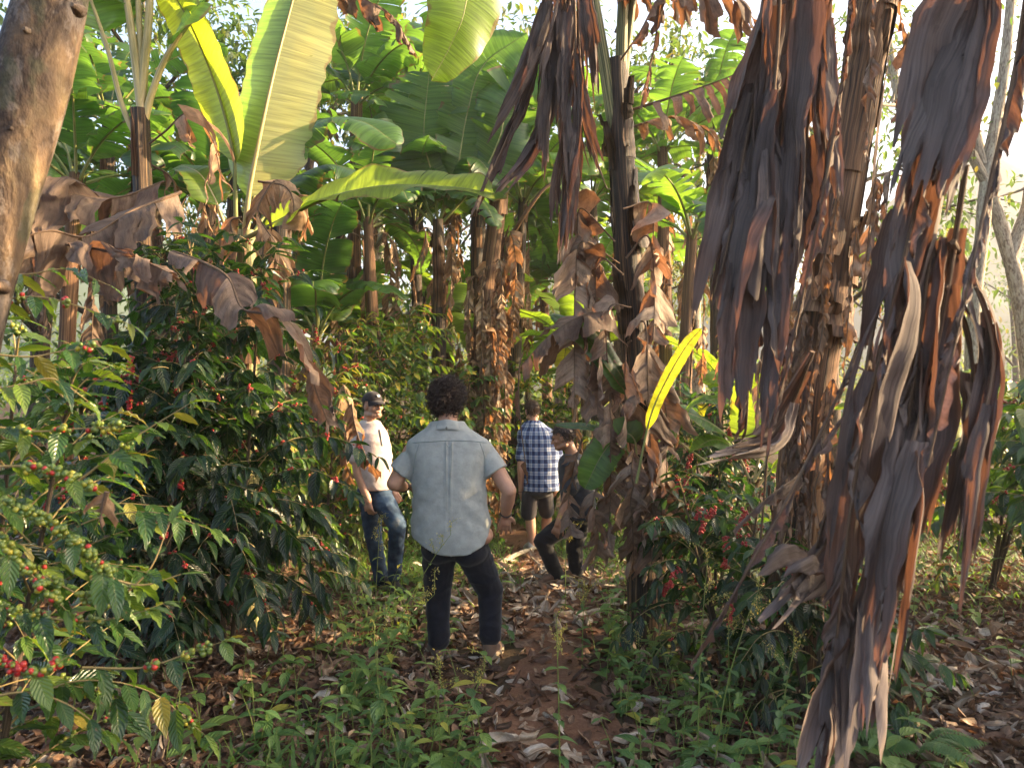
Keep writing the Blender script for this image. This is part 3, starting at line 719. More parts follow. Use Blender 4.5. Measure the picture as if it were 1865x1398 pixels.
# ---------------------------------------------------------------- banana plant with the two big bright leaves
r = np.random.default_rng(3); d = 5.3
b = at(455, 600, d); b[2] = zg(b[0], d)-.03
pb = thing('banana_plant', 'young banana plant with two big upright sunlit leaves, one glowing yellow green', 'banana plant', b)
pseudostem(pb, [b, at(450, 560, d), at(448, 420, d)], .085, .06, 'stem_green', r, 6, 'stem_brown')
g = green_leaf
g(pb, [at(432, 420, d), at(430, 330, d-.05), at(425, 270, d-.08), at(395, 160, d-.12), at(345, 40, d-.2), at(285, -60, d-.25)], .285, (.75, .75, .1), .25, .12, .35, 0, .86, r, ripple=.012, rib_r=.018, half=(.85, 1), label='big upright yellow green leaf glowing against the light')
g(pb, [at(444, 430, d), at(448, 385, d-.1), at(460, 310, d-.12), at(494, 150, d-.12), at(533, 0, d-.05), at(565, -120, d)], .37, (0.0, -1, .12), .14, -.55, .1, 0.03, .62, r, ripple=.012, rib='rib_cream', rib_r=.022, half=(.98, .95), mat='banana_wax', label='big upright leaf lit cream by the sun')
g(pb, [at(446, 440, d), at(470, 330, d+.1), at(520, 262, d+.2), at(590, 222, d+.25), at(660, 222, d+.2), at(722, 262, d+.1)], .30, (0, -.45, 1), .25, .25, .9, .18, .42, r, rib_r=.016, label='arching leaf with a yellow green sunlit tip')
g(pb, [at(430, 440, d-.1), at(500, 405, d-.3), at(590, 362, d-.5), at(700, 338, d-.65), at(820, 340, d-.8), at(900, 352, d-.9)], .155, (.1, -.75, .65), .16, .5, .55, .12, .8, r, rib_r=.02, label='long narrow leaf reaching level over the shrubs')
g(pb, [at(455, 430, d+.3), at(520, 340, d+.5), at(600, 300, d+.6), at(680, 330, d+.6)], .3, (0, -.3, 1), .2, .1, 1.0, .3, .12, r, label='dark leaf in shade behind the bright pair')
g(pb, [at(420, 440, d), at(395, 370, d-.1), at(365, 318, d-.1), at(330, 300, d)], .16, (0, -.6, 1), .35, .3, .7, .2, .7, r, rib='rib_cream')
for c, w, dd in (([(500, 330), (488, 345), (470, 390), (505, 450), (510, 500)], .25, -.5), ([(440, 395), (420, 405), (430, 450), (425, 500)], .28, -.35), ([(540, 370), (555, 365), (560, 400), (552, 430)], .2, .2),
                 ([(455, 390), (480, 420), (500, 470), (490, 540)], .25, -.1), ([(380, 330), (372, 370), (385, 420)], .2, 0), ([(470, 330), (520, 340), (535, 375), (525, 420)], .2, -.45)):
    dry_leaf(pb, [at(x, y, d+dd) for x, y in c], w, r.uniform(.45, .75), r, flag=(.12, .3), gravity=.75, start=.05, mat='dry_warm', n=40, curl=.8, rag=.2)

# ---------------------------------------------------------------- fallen dry leaf draped over the coffee
r = np.random.default_rng(4)
dl = thing('dry_banana_leaf', 'broad withered brown banana leaf draped over the coffee shrub beside the leaning trunk', 'dead leaf', at(200, 460, 4.0))
dry_leaf(dl, [at(330, 350, 4.6), at(240, 385, 4.3), at(160, 430, 4.1), at(90, 420, 3.9), at(20, 440, 3.8)], .42, .4, r, flag=(.09, .24), gravity=.72, start=.03, curl=.7, rag=.2, rib_r=.012, skip=0, crumple=.03, name='blade')
dry_leaf(dl, [at(300, 330, 4.7), at(210, 360, 4.6), at(100, 350, 4.4), at(40, 350, 4.3)], .36, .45, r, flag=(.09, .24), gravity=.75, start=.03, curl=.9, rag=.2, skip=0, crumple=.03, name='blade')
dry_leaf(dl, [at(120, 445, 4.0), at(190, 455, 3.95), at(250, 470, 3.9), at(315, 500, 3.85)], .26, .5, r, flag=(.12, .3), gravity=.8, start=.03, curl=.6, rag=.15, skip=0, crumple=.03, name='blade')
dl2 = thing('dry_banana_leaf', 'withered leaf folded over the dark coffee shrub, torn end hanging beside the cap', 'dead leaf', at(480, 560, 3.9))
dry_leaf(dl2, [at(315, 458, 4.1), at(370, 478, 3.95), at(415, 505, 3.85), at(440, 560, 3.75), at(480, 572, 3.7), at(530, 590, 3.7), at(555, 640, 3.7), at(575, 710, 3.72), at(600, 775, 3.75)], .24, .55, r, flag=(.10, .2), gravity=.7, start=.0, curl=.5, rag=.12, rib_r=.01, skip=0, crumple=.022, name='blade', phi=.2)

# ---------------------------------------------------------------- dark stemmed banana with the dry skirt, right of the path
r = np.random.default_rng(5); d = 5.1
b = at(1172, 1165, d); b[2] = zg(b[0], d)-.03
pm = thing('banana_plant', 'banana plant with a black stem and ragged skirt of dry leaves right of the path', 'banana plant', b)
pseudostem(pm, [b, at(1170, 950, d), at(1160, 700, d), at(1140, 400, d), at(1128, 200, d), at(1124, 110, d)], .118, .075, 'stem_dark', r, 26, 'stem_dark', (.25, .7), 60)
for pts, r0 in (([(1122, 250), (1100, 110), (1082, 0), (1060, -150), (960, -330), (820, -420)], .052), ([(1130, 250), (1132, 100), (1136, -30), (1150, -200), (1220, -420)], .052), ([(1128, 220), (1146, 60), (1160, -60), (1240, -200), (1400, -300)], .03), ([(1112, 170), (1072, 60), (1045, -40), (950, -160), (780, -220)], .026)):
    c = [at(x, y, d-.03*i) for i, (x, y) in enumerate(pts)]
    stalk(pm, c[:3], r0, r0*.7, 'stem_green'); g(pm, c[2:], .32, (0, -.4, 1), .12, .3, .8, .4, .4, r, n=40)
sk = [([(1128, 480), (1060, 440), (1048, 520), (1046, 620), (1046, 745)], .16), ([(1135, 500), (1090, 470), (1085, 560), (1090, 660), (1088, 760)], .15), ([(1140, 470), (1180, 430), (1192, 520), (1190, 620)], .17),
      ([(1150, 600), (1175, 590), (1180, 700), (1185, 820), (1195, 950)], .17), ([(1150, 620), (1140, 640), (1140, 760), (1160, 880), (1175, 1000)], .16), ([(1120, 440), (1060, 380), (1052, 420), (1048, 500)], .15),
      ([(1150, 680), (1115, 690), (1112, 800), (1112, 900), (1105, 1000)], .12), ([(1160, 720), (1205, 720), (1215, 800), (1200, 900)], .15), ([(1150, 560), (1110, 560), (1105, 640), (1120, 740)], .16),
      ([(1165, 850), (1195, 860), (1205, 930), (1205, 1000)], .13), ([(1135, 380), (1185, 370), (1190, 430), (1188, 490)], .15), ([(1090, 880), (1080, 920), (1090, 980), (1080, 1035)], .12),
      ([(1060, 800), (1046, 850), (1036, 910), (1040, 975)], .10), ([(1160, 800), (1150, 860), (1165, 930), (1170, 1010)], .16), ([(1180, 820), (1150, 900), (1152, 960), (1155, 1040)], .14), ([(1185, 900), (1190, 940), (1185, 1000), (1192, 1060)], .13), ([(1200, 760), (1212, 830), (1215, 900), (1210, 980)], .14)]
for c, w in sk:
    dry_leaf(pm, [at(x, y, d-.12-r.uniform(0, .25)) for x, y in c], w*1.8, r.uniform(.5, .95), r, flag=(.07, .2), gravity=.5, start=.12, mat='dry', n=60, curl=1.5, rag=.4, rib_r=.007, crumple=.024, skip=.15)
dry_leaf(pm, [at(1135, 560, d-.1), at(1060, 575, d-.3), at(1000, 612, d-.35), at(950, 665, d-.4)], .26, .35, r, flag=(.15, .3), gravity=.7, start=.15, curl=.5, rag=.15, skip=0, label='wide folded dry sheath drooping toward the plaid shirt')
dry_leaf(pm, [at(952, 640, d-.4), at(945, 680, d-.4), at(947, 760, d-.38), at(962, 880, d-.35)], .04, .2, r, flag=(.2, .3), gravity=.9, start=.3, skip=.6, rib_r=.006)
for c, w, t in (([(1040, -60), (1035, 60), (1030, 250), (1022, 390), (1020, 480)], .17, .35), ([(1020, -60), (990, 60), (945, 200), (885, 335)], .10, .3), ([(1050, -60), (1055, 80), (1062, 200), (1100, 330), (1112, 345)], .16, .3), ([(1000, -60), (985, 50), (950, 150), (905, 235)], .10, .3),
                ([(1015, -60), (1010, 80), (1000, 190), (995, 300)], .1, .45), ([(1060, -60), (1072, 40), (1078, 150)], .12, .3), ([(1030, -60), (1025, 80), (1000, 190), (960, 290), (930, 330)], .09, .35), ([(1045, -60), (1048, 100), (1042, 300), (1030, 420)], .16, .4), ([(1005, -60), (1000, 40), (990, 120), (975, 230)], .12, .4)):
    Q = [at(x, y, d-.55-r.uniform(0, .2)) for x, y in c]; Lq = sum(np.linalg.norm(np.subtract(a_, b_)) for a_, b_ in zip(Q[1:], Q[:-1]))
    hang_leaf(pm, Q, w*.36, int(3+Lq*5), t-.05, r, (.035, .11), (.3, .75), over=.05)
# broken leaf with strips hung along a level midrib, and the rag above it
dry_leaf(pm, [at(1135, 205, d+.1), at(1200, 185, d), at(1290, 155, d-.1), at(1372, 122, d-.2)], .34, .5, r, flag=(.05, .1), gravity=.93, start=.08, curl=.9, skip=.25, taper=.3, rib_r=.012, sides=(1,), label='level dead midrib with torn strips hanging below')
dry_leaf(pm, [at(1140, 235, d+.2), at(1220, 215, d+.2), at(1290, 240, d+.2), at(1330, 300, d+.2)], .2, .6, r, flag=(.05, .1), gravity=.85, start=.1, mat='dry_warm')
dry_leaf(pm, [at(1120, 60, d), at(1160, -30, d-.1), at(1260, -30, d-.2), at(1350, 10, d-.2), at(1385, 60, d-.2)], .34, .45, r, flag=(.03, .09), gravity=.92, start=.15, curl=1.0, skip=.05, taper=.3, label='dead leaf fringe hanging from the top')
dry_leaf(pm, [at(1130, 110, d-.1), at(1165, 60, d-.2), at(1200, 0, d-.2), at(1190, 90, d-.2), at(1165, 200, d-.2)], .14, .5, r, flag=(.06, .14), gravity=.85, start=.1, curl=1.0)
for c, w, f, tn0, t, hf in (([(1150, 740), (1120, 680), (1070, 620), (1002, 572)], .085, (.2, -.7, .7), .1, .22, (1, 1)), ([(1160, 730), (1110, 650), (1080, 600), (1050, 580)], .07, (.3, -.6, .6), .1, .15, (1, 1)),
                       ([(1160, 850), (1155, 800), (1130, 790), (1095, 830), (1065, 890)], .10, (-.1, -1, .3), .2, .38, (1, 1)), ([(1160, 850), (1130, 805), (1080, 780), (1010, 772)], .06, (0, -.4, 1), .2, .3, (1, 1)),
                       ([(1160, 880), (1185, 760), (1215, 690), (1250, 630), (1278, 598)], .05, (.8, .45, .3), .3, .95, (1, .5))):
    g(pm, [at(x, y, d-(.5 if t > .9 else .25)) for x, y in c], w*1.15, f, tn0, .25, .5, 0., t, r, n=40, rib_r=.010, ripple=.006)
# ---------------------------------------------------------------- leaning banana whose dead leaves hang close to the camera, right
r = np.random.default_rng(6); d = 4.2
b = at(1440, 1150, d); b[2] = zg(b[0], d)-.03
pr = thing('banana_plant', 'leaning red brown banana stem with long dead leaves hanging close by on its right', 'banana plant', b)
pseudostem(pr, [b, at(1468, 800, d), at(1510, 500, d), at(1560, 200, d), at(1600, -40, d-.05), at(1625, -250, d-.1)], .135, .10, 'stem_brown', r, 34, 'stem_brown', (.3, .9), 70, 26)
for k in range(34):
    q = r.uniform(.08, .92); x = 1440+185*q**1.2+r.normal(0, 38); y = 1100-1250*q; ln = r.uniform(120, 320)
    dry_leaf(pr, [at(x, y, d-.16-r.uniform(0, .08)), at(x-8, y+ln*.3, d-.2), at(x-20+r.normal(0, 12), y+ln, d-.2)], r.uniform(.04, .09), r.uniform(.3, .8), r, flag=(.2, .5), gravity=.85, start=0, mat='dry_warm' if r.random() < .4 else 'dry', n=20, curl=.9, rag=.3, rib_r=.004, skip=.1, name='sheath_strip', minw=.6)
near = [ # px spine, width, depth, tone, flag span
 ([(1790, -160), (1745, 60), (1700, 250), (1640, 500), (1570, 800), (1530, 1100), (1505, 1385)], .20, 2.15, .35, (.06, .16)),
 ([(1800, -160), (1760, 60), (1725, 250), (1690, 500), (1650, 800), (1620, 1080), (1600, 1290)], .16, 2.2, .4, (.06, .15)),
 ([(1780, -160), (1730, 100), (1670, 330), (1600, 560), (1560, 760), (1500, 950), (1470, 1060)], .15, 2.3, .45, (.07, .16)),
 ([(1710, 60), (1640, 400), (1560, 640), (1460, 860), (1360, 1040), (1258, 1212)], .035, 2.25, .3, (.1, .2)),
 ([(1615, 900), (1580, 1060), (1540, 1230), (1505, 1375)], .105, 2.1, .45, (.1, .2)),
 ([(1640, 560), (1550, 740), (1470, 850), (1400, 905), (1338, 962)], .055, 2.3, .5, (.15, .4)),
 ([(1760, 300), (1720, 560), (1690, 700), (1640, 900), (1600, 1150)], .12, 2.05, .4, (.08, .2)),
 ([(1735, 440), (1770, 500), (1810, 640), (1785, 800), (1762, 965)], .085, 2.1, .35, (.15, .35)),
 ([(1720, 520), (1760, 600), (1775, 720), (1770, 850), (1755, 960)], .075, 2.15, .3, (.15, .35)),
 ([(1880, -100), (1850, 120), (1800, 350), (1745, 600), (1690, 850)], .06, 1.95, .3, (.2, .4)),
 ([(1620, 900), (1600, 1000), (1570, 1150), (1560, 1290)], .15, 2.15, .55, (.15, .3)),
 ([(1560, 850), (1520, 960), (1480, 1020), (1440, 1060)], .13, 2.25, .5, (.15, .3)),
 ([(1830, -160), (1790, 0), (1750, 150), (1700, 330)], .13, 2.1, .2, (.1, .2)),
 ([(1425, -160), (1415, 100), (1395, 300), (1370, 520), (1360, 760), (1352, 800)], .15, 2.6, .35, (.08, .2)),
 ([(1475, -160), (1460, 100), (1440, 350), (1420, 600), (1400, 800), (1385, 990)], .075, 2.55, .3, (.1, .25)),
 ([(1400, -160), (1390, 80), (1355, 280), (1330, 420), (1312, 500)], .12, 2.65, .4, (.1, .25)),
 ([(1450, -160), (1435, 150), (1410, 350), (1390, 480), (1380, 640)], .15, 2.7, .45, (.1, .22)),
 ([(1520, -160), (1510, 60), (1500, 200), (1508, 330)], .09, 2.7, .55, (.15, .3)),
 ([(1560, -160), (1540, 100), (1500, 350), (1440, 640), (1400, 780)], .04, 2.5, .35, (.2, .4)),
 ([(1485, -160), (1475, 80), (1470, 260), (1455, 420)], .12, 2.75, .3, (.1, .3)),
 ([(1480, 640), (1440, 740), (1400, 800), (1335, 815)], .07, 2.6, .7, (.3, .5)),
]
for k_, (c, w, dd, tn, fl) in enumerate(near):
    Q = [at(x, y, dd+.12*math.sin(i*1.3)) for i, (x, y) in enumerate(c)]; Lq = sum(np.linalg.norm(np.subtract(a_, b_)) for a_, b_ in zip(Q[1:], Q[:-1]))
    if w > .1:
        hang_leaf(pr, Q, w*.42*(1 if k_ < 13 else 1.3), int(3+Lq*(1.9 if k_ < 13 else 3.2)), tn, r, (.06, .2), (.35, .95), over=.04)
        dry_leaf(pr, Q, w*.85, min(1, tn+.12), r, flag=(.10/Lq, .26/Lq), gravity=.8, start=.25, mat='dry_near', n=90, curl=.7, sweep=.7, rag=.15, rib_r=.006, skip=.45, crumple=.016, minw=.6, taper=.5)
    elif w > .065:
        hang_leaf(pr, Q, .035, int(3+Lq*3.5), tn, r, (.05, .12), (.35, .8), over=.02)
    else:
        dry_leaf(pr, Q, w*1.5, tn, r, flag=(fl[0]*1.5, fl[1]*1.8), gravity=.85, start=0, mat='dry_near', n=90, curl=.6, sweep=.9, rag=.15, rib_r=.009, skip=.05, crumple=.01, minw=.55, taper=.35)

# ---------------------------------------------------------------- young sucker right of the skirted banana
r = np.random.default_rng(8); d = 6.0
b = at(1372, 905, d); b[2] = zg(b[0], d)-.03
ps = thing('banana_plant', 'low young banana sucker with pale green paddle leaves beside the skirted banana', 'banana plant', b)
pseudostem(ps, [b, (b+at(1372, 880, d))/2, at(1370, 870, d)], .05, .04, 'stem_green', r, 4, 'stem_brown')
for c, w, f, tn, hf in (([(1372, 880), (1385, 820), (1392, 760), (1400, 700), (1408, 665)], .27, (-.2, -1, .2), .8, (1, 1)), ([(1370, 880), (1330, 800), (1270, 758), (1200, 745), (1165, 765)], .10, (0, -.3, 1), .45, (1, 1)),
                        ([(1372, 880), (1400, 830), (1450, 770), (1490, 740)], .09, (0, -.4, 1), .45, (1, 1)), ([(1370, 880), (1340, 820), (1300, 800), (1255, 825)], .08, (0, -.4, 1), .6, (1, 1)),
                        ([(1374, 890), (1410, 850), (1450, 820), (1490, 840)], .10, (0, -.3, 1), .75, (1, 1)), ([(1300, 850), (1230, 790), (1260, 740), (1330, 720)], .06, (0, -.4, 1), .6, (1, 1))):
    g(ps, [at(x, y, d-.02*i) for i, (x, y) in enumerate(c)], w, f, .3, .2, .6, 0.05, tn, r, n=40, rib_r=.012, rib='rib_cream')

# ---------------------------------------------------------------- shaggy sunlit trunk beyond the path
r = np.random.default_rng(9); d = 9.6
b = at(862, 900, d); b[2] = zg(b[0], d)-.03
psh = thing('banana_plant', 'shaggy banana trunk in pale curled dry leaves behind the grey green shirt', 'banana plant', b)
_, P, T, R = pseudostem(psh, [b, at(872, 720, d), at(885, 560, d), at(905, 400, d), at(915, 330, d)], .17, .09, 'stem_brown', r, 22, 'stem_brown', (.5, 1.3), 50)
for k in range(46):
    q = r.uniform(.12, .85); i = int(q*50); p = P[i]; a = r.uniform(-2.6, .8); h = np.array([math.cos(a), math.sin(a), 0]); ln = r.uniform(.5, 1.3)
    s0 = p+h*.12; c = [s0, s0+h*.13+[0, 0, .0], s0+h*.2+[0, 0, -.35*ln], s0+h*.16+[0, 0, -ln]]
    dry_leaf(psh, c, r.uniform(.10, .2), r.uniform(.55, 1.), r, flag=(.12, .3), gravity=.6, start=.1, mat='dry_warm', n=24, curl=1.1, rag=.3, rib_r=.008, skip=.15)
for c, w, tn in (([(915, 380), (930, 320), (990, 280), (1060, 300)], .3, .4), ([(912, 380), (880, 300), (840, 280), (790, 330)], .3, .3), ([(915, 380), (925, 290), (960, 180), (985, 90)], .32, .45), ([(912, 390), (905, 260), (880, 150), (830, 60)], .34, .5), ([(912, 370), (950, 260), (1010, 200), (1090, 210)], .3, .3), ([(900, 400), (850, 330), (780, 300), (700, 330)], .3, .35)):
    g(psh, [at(x, y, d-.05*i) for i, (x, y) in enumerate(c)], w, (0, -.6, 1), .2, .3, .9, .85, tn, r, n=48)
stalk(psh, [at(925, 440, d), at(950, 400, d-.2), at(985, 350, d-.3), at(1010, 330, d-.3)], .03, .02, 'stem_brown')

# ---------------------------------------------------------------- big plain leaves hung across the middle distance
r = np.random.default_rng(10); d = 9.4
b = at(800, 640, d); b[2] = zg(b[0], d)-.03
pc_ = thing('banana_plant', 'banana plant whose wide upright leaf stands behind the level narrow leaf', 'banana plant', b)
pseudostem(pc_, [b, at(800, 560, d), at(798, 400, d)], .11, .07, 'stem_dark', r, 10, 'stem_brown')
for c, w, f, tn, te in (([(798, 410), (790, 330), (772, 250), (782, 130)], .55, (.1, -1, .2), .3, .6), ([(798, 410), (830, 320), (850, 210), (880, 120), (960, 60)], .36, (.2, -1, .3), .42, .7), ([(798, 410), (740, 320), (680, 270), (630, 250)], .4, (0, -.6, .8), .25, .9),
                        ([(800, 410), (870, 330), (910, 250), (930, 170), (990, 150)], .42, (.3, -.8, .6), .35, .7), ([(798, 410), (720, 350), (660, 340), (590, 400)], .3, (0, -.4, 1), .3, .4), ([(800, 400), (830, 300), (870, 290), (910, 340)], .3, (0, -.5, 1), .2, .3), ([(790, 410), (735, 250), (690, 180), (600, 170)], .35, (0, -.4, 1), .4, 1.1)):
    g(pc_, [at(x, y, d-.05*i) for i, (x, y) in enumerate(c)], w, f, .2, .2, .6, te, tn, r, n=56, rib_r=.022)
for k in range(2):
    x = 770+40*k; dry_leaf(pc_, [at(x, 410, d-.1), at(x+r.normal(0, 20), 440, d-.2), at(x+r.normal(0, 10), 520, d-.2), at(x, 600, d-.2)], .22, r.uniform(.4, .8), r, flag=(.1, .25), gravity=.8, start=.1, mat='dry_warm', n=30)
r = np.random.default_rng(11); d = 6.4
b = at(505, 700, d+1.); b[2] = zg(b[0], d+1)-.03
pt = thing('banana_plant', 'tall banana plant with a yellow tipped leaf hanging down from the top of the picture', 'banana plant', b)
top = at(560, -260, d+1.)
pseudostem(pt, [b, at(515, 350, d+1.), top], .13, .07, 'stem_dark', r, 10, 'stem_brown')
g(pt, [top, at(740, -380, d+.8), at(870, -200, d+.1), at(850, 0, d-.1), at(822, 80, d-.1), at(785, 148, d-.1)], .36, (.5, -1, .2), .3, .1, .5, .25, .8, r, n=64, label='leaf hanging tip down, its end turned yellow')
dry_leaf(pt, [top, at(540, -160, d+.3), at(545, -50, d-.4), at(620, -25, d-.4), at(710, 30, d-.5), at(762, 105, d-.5)], .30, .4, r, flag=(.02, .06), gravity=.9, start=.36, curl=.9, skip=.03, mat='dry', label='scorched hanging leaf fringe')
g(pt, [top, at(640, -300, d+1.5), at(520, -200, d+.6), at(470, -80, d)], .3, (0, -.3, 1), .2, .2, .8, .5, .6, r)
# ---------------------------------------------------------------- more banana plants, back and sides
def pxb(px, d): return ((px-CX)/F_PX*d, d, 0)
GB = 'banana plants growing in the grove'
plants = [ # px, depth, height, label, leaves, len, width, tone, dry, tear
 (690, 9.0, 4.0, 'banana plant with a dry fringed stem behind the cap man', 7, 1.7, .26, .35, 4, .5),
 (770, 10.2, 4.3, 'slim dark banana stem standing just behind the wide upright leaf', 6, 1.9, .3, .3, 3, .4),
 (955, 12.4, 2.2, 'bright stemless looking young banana plant fanning behind the shaggy trunk', 9, 1.9, .26, .62, 1, .15),
 (1235, 8.6, 3.7, 'banana plant with pale green stalks between the black stem and the red brown stem', 8, 1.8, .28, .42, 3, .5),
 (1330, 11.5, 1.7, 'light green banana clump glowing behind the near hanging dead leaves', 9, 2.0, .3, .75, 1, .2),
 (1040, 12.5, 3.8, 'distant banana plant seen over the plaid shirt', 8, 2.0, .3, .55, 2, .3),
 (560, 8.6, 2.6, 'low blue green banana plant behind the bright pair of leaves', 8, 1.9, .3, .2, 2, .4),
 (620, 12.0, 4.6, 'banana plant far back above the sunlit coffee', 8, 2.2, .32, .4, 2, .7),
 (330, 8.2, 4.0, 'grey green banana plant behind the cream stalks', 8, 2.0, .32, .25, 4, .4),
 (110, 7.6, 4.0, 'banana plant in shade just right of the leaning trunk', 8, 2.0, .32, .22, 4, .5),
 (420, 11.0, 5.2, 'tall banana plant against the sky between the two big bright leaves', 8, 2.2, .32, .4, 4, .7),
 (880, 13.5, 5.6, 'tall distant banana plant under the open sky', 9, 2.4, .34, .5, 2, .4),
 (1000, 15.0, 5.4, 'farthest banana plant of the middle, pale in the haze', 9, 2.4, .34, .55, 2, .4),
 (930, 11.2, 4.9, 'banana plant filling the gap under the open sky behind the shaggy trunk', 10, 2.3, .34, .5, 2, .35),
 (1090, 12.0, 5.2, 'tall banana plant just behind the hanging rags of the black stem', 9, 2.2, .34, .5, 3, .4),
 (640, 11.2, 6.3, 'very tall banana plant behind the scorched leaf fringe', 9, 2.4, .36, .4, 2, .5),
 (765, 12.6, 6.9, 'very tall banana plant just right of the yellow tipped leaf', 9, 2.5, .36, .45, 1, .35),
 (870, 10.6, 5.9, 'very tall banana plant spreading between the yellow tipped leaf and the hanging rags', 9, 2.4, .36, .5, 2, .4),
 (1215, 11.6, 5.8, 'very tall banana plant behind the level dead midrib', 9, 2.4, .36, .45, 2, .5),
 (1310, 13.0, 6.4, 'very tall banana plant left of the near hanging dead leaves', 9, 2.4, .36, .5, 2, .5),
 (200, 9.6, 5.4, 'very tall banana plant over the draped dry leaf', 9, 2.3, .36, .2, 4, .7),
 (640, 10.4, 2.7, 'bright young banana clump behind the fringed stems', 9, 1.9, .28, .6, 1, .2),
 (838, 11.4, 3.0, 'young banana clump glowing between the dark stems and the shaggy trunk', 9, 2.0, .3, .68, 1, .2),
 (1075, 10.5, 2.5, 'young banana clump glowing left of the black stem', 9, 2.0, .3, .7, 1, .2),
 (500, 10.5, 2.8, 'young banana clump half hidden by the dark coffee', 9, 2.0, .3, .4, 1, .3),
 (1690, 9.5, 1.2, 'bright low banana clump seen through the hanging leaves at the sunny edge', 9, 1.7, .26, .8, 1, .15),
 (1480, 12.8, 4.2, 'banana plant half hidden behind the red brown leaning stem', 5, 1.9, .3, .55, 5, .5),
 (1180, 14.0, 4.6, 'distant banana plant between the black stem and the open sky', 8, 2.2, .32, .5, 3, .5),
 (-60, 9.5, 4.8, 'banana plant whose leaves show left of the leaning trunk', 8, 2.2, .34, .25, 3, .4),
]
for i, (px, d, h, lb, nl, ln, wd, tn, nd, te) in enumerate(plants):
    r = np.random.default_rng(100+i)
    procedural_banana('banana_plant', lb, pxb(px, d), h, r, nl, ln, wd, (r.normal(0, .12), r.normal(0, .1)), nd, tn, GB,
                      ('stem_green', 'stem_brown') if h < 2.75 else (('stem_dark', 'stem_brown') if i % 3 else ('stem_brown', 'stem_brown')), .05+.014*h, te, 1., None, 8, 'dry_warm' if d > 8 else 'dry')

# ---------------------------------------------------------------- coffee shrubs
def cb(px, d): return np.array(pxb(px, d))
r = np.random.default_rng(20)
s = Shrub('coffee_shrub', 'coffee shrub with big leaves and green and red cherries under the leaning trunk', cb(-60, 2.55), r)
s.auto(2.05, .85, 3, .14, .15, .62, .22, .08, .25, .78, .9, .2, dr=.22, keep=lambda p: p[1] > 1.95 and p[0] < -.75)
hero = [([(-60, 895), (20, 920), (110, 965), (215, 1060)], 2.0, .9, .02, (14, 24)), ([(-60, 950), (0, 985), (75, 1065), (120, 1110)], 1.95, .95, .12, (12, 22)), ([(100, 905), (170, 855), (240, 800), (345, 735)], 2.15, .15, .0, (5, 9)),
        ([(190, 1050), (260, 1065), (330, 1045)], 2.05, .1, 0, (4, 6)), ([(-60, 1190), (20, 1210), (70, 1225), (130, 1190)], 1.95, .7, .6, (8, 14)), ([(150, 1215), (260, 1215), (340, 1190), (405, 1168)], 2.1, .35, .1, (6, 10)),
        ([(-60, 770), (60, 785), (150, 780), (245, 775)], 2.15, .6, .1, (8, 14)), ([(-60, 640), (50, 650), (110, 640), (190, 630)], 2.2, .2, .3, (5, 9)), ([(-60, 560), (60, 540), (150, 560), (235, 590)], 2.3, .2, .1, (5, 9)),
        ([(-40, 850), (60, 850), (130, 870), (190, 900)], 2.05, .85, .05, (10, 18)), ([(-60, 1080), (60, 1120), (180, 1130), (270, 1110)], 2.1, .5, .1, (7, 12)), ([(-60, 1280), (40, 1260), (120, 1280), (190, 1330)], 2.0, .2, .1, (6, 9)),
        ([(-60, 480), (40, 500), (120, 490), (200, 520)], 2.4, .1, .3, (5, 9)), ([(200, 1105), (270, 1040), (300, 975), (310, 950)], 2.1, .0, 0, (4, 6)), ([(-60, 720), (40, 700), (100, 690), (160, 730)], 2.1, .3, .3, (5, 9)), ([(-60, 1000), (60, 1040), (150, 1085), (220, 1110)], 2.0, .6, .1, (8, 14))]
for c, d, fr, rp, per in hero:
    s.lateral([at(x, y, d+.02*i) for i, (x, y) in enumerate(c)], .048, .115, .6, .1, fr, rp, .0042, .3 if fr > .55 else .55, .35, .2, .0082, (int(per[0]*1.9), int(per[1]*1.9)))
s.build(LT_HI, ICO2, max_clusters=90)
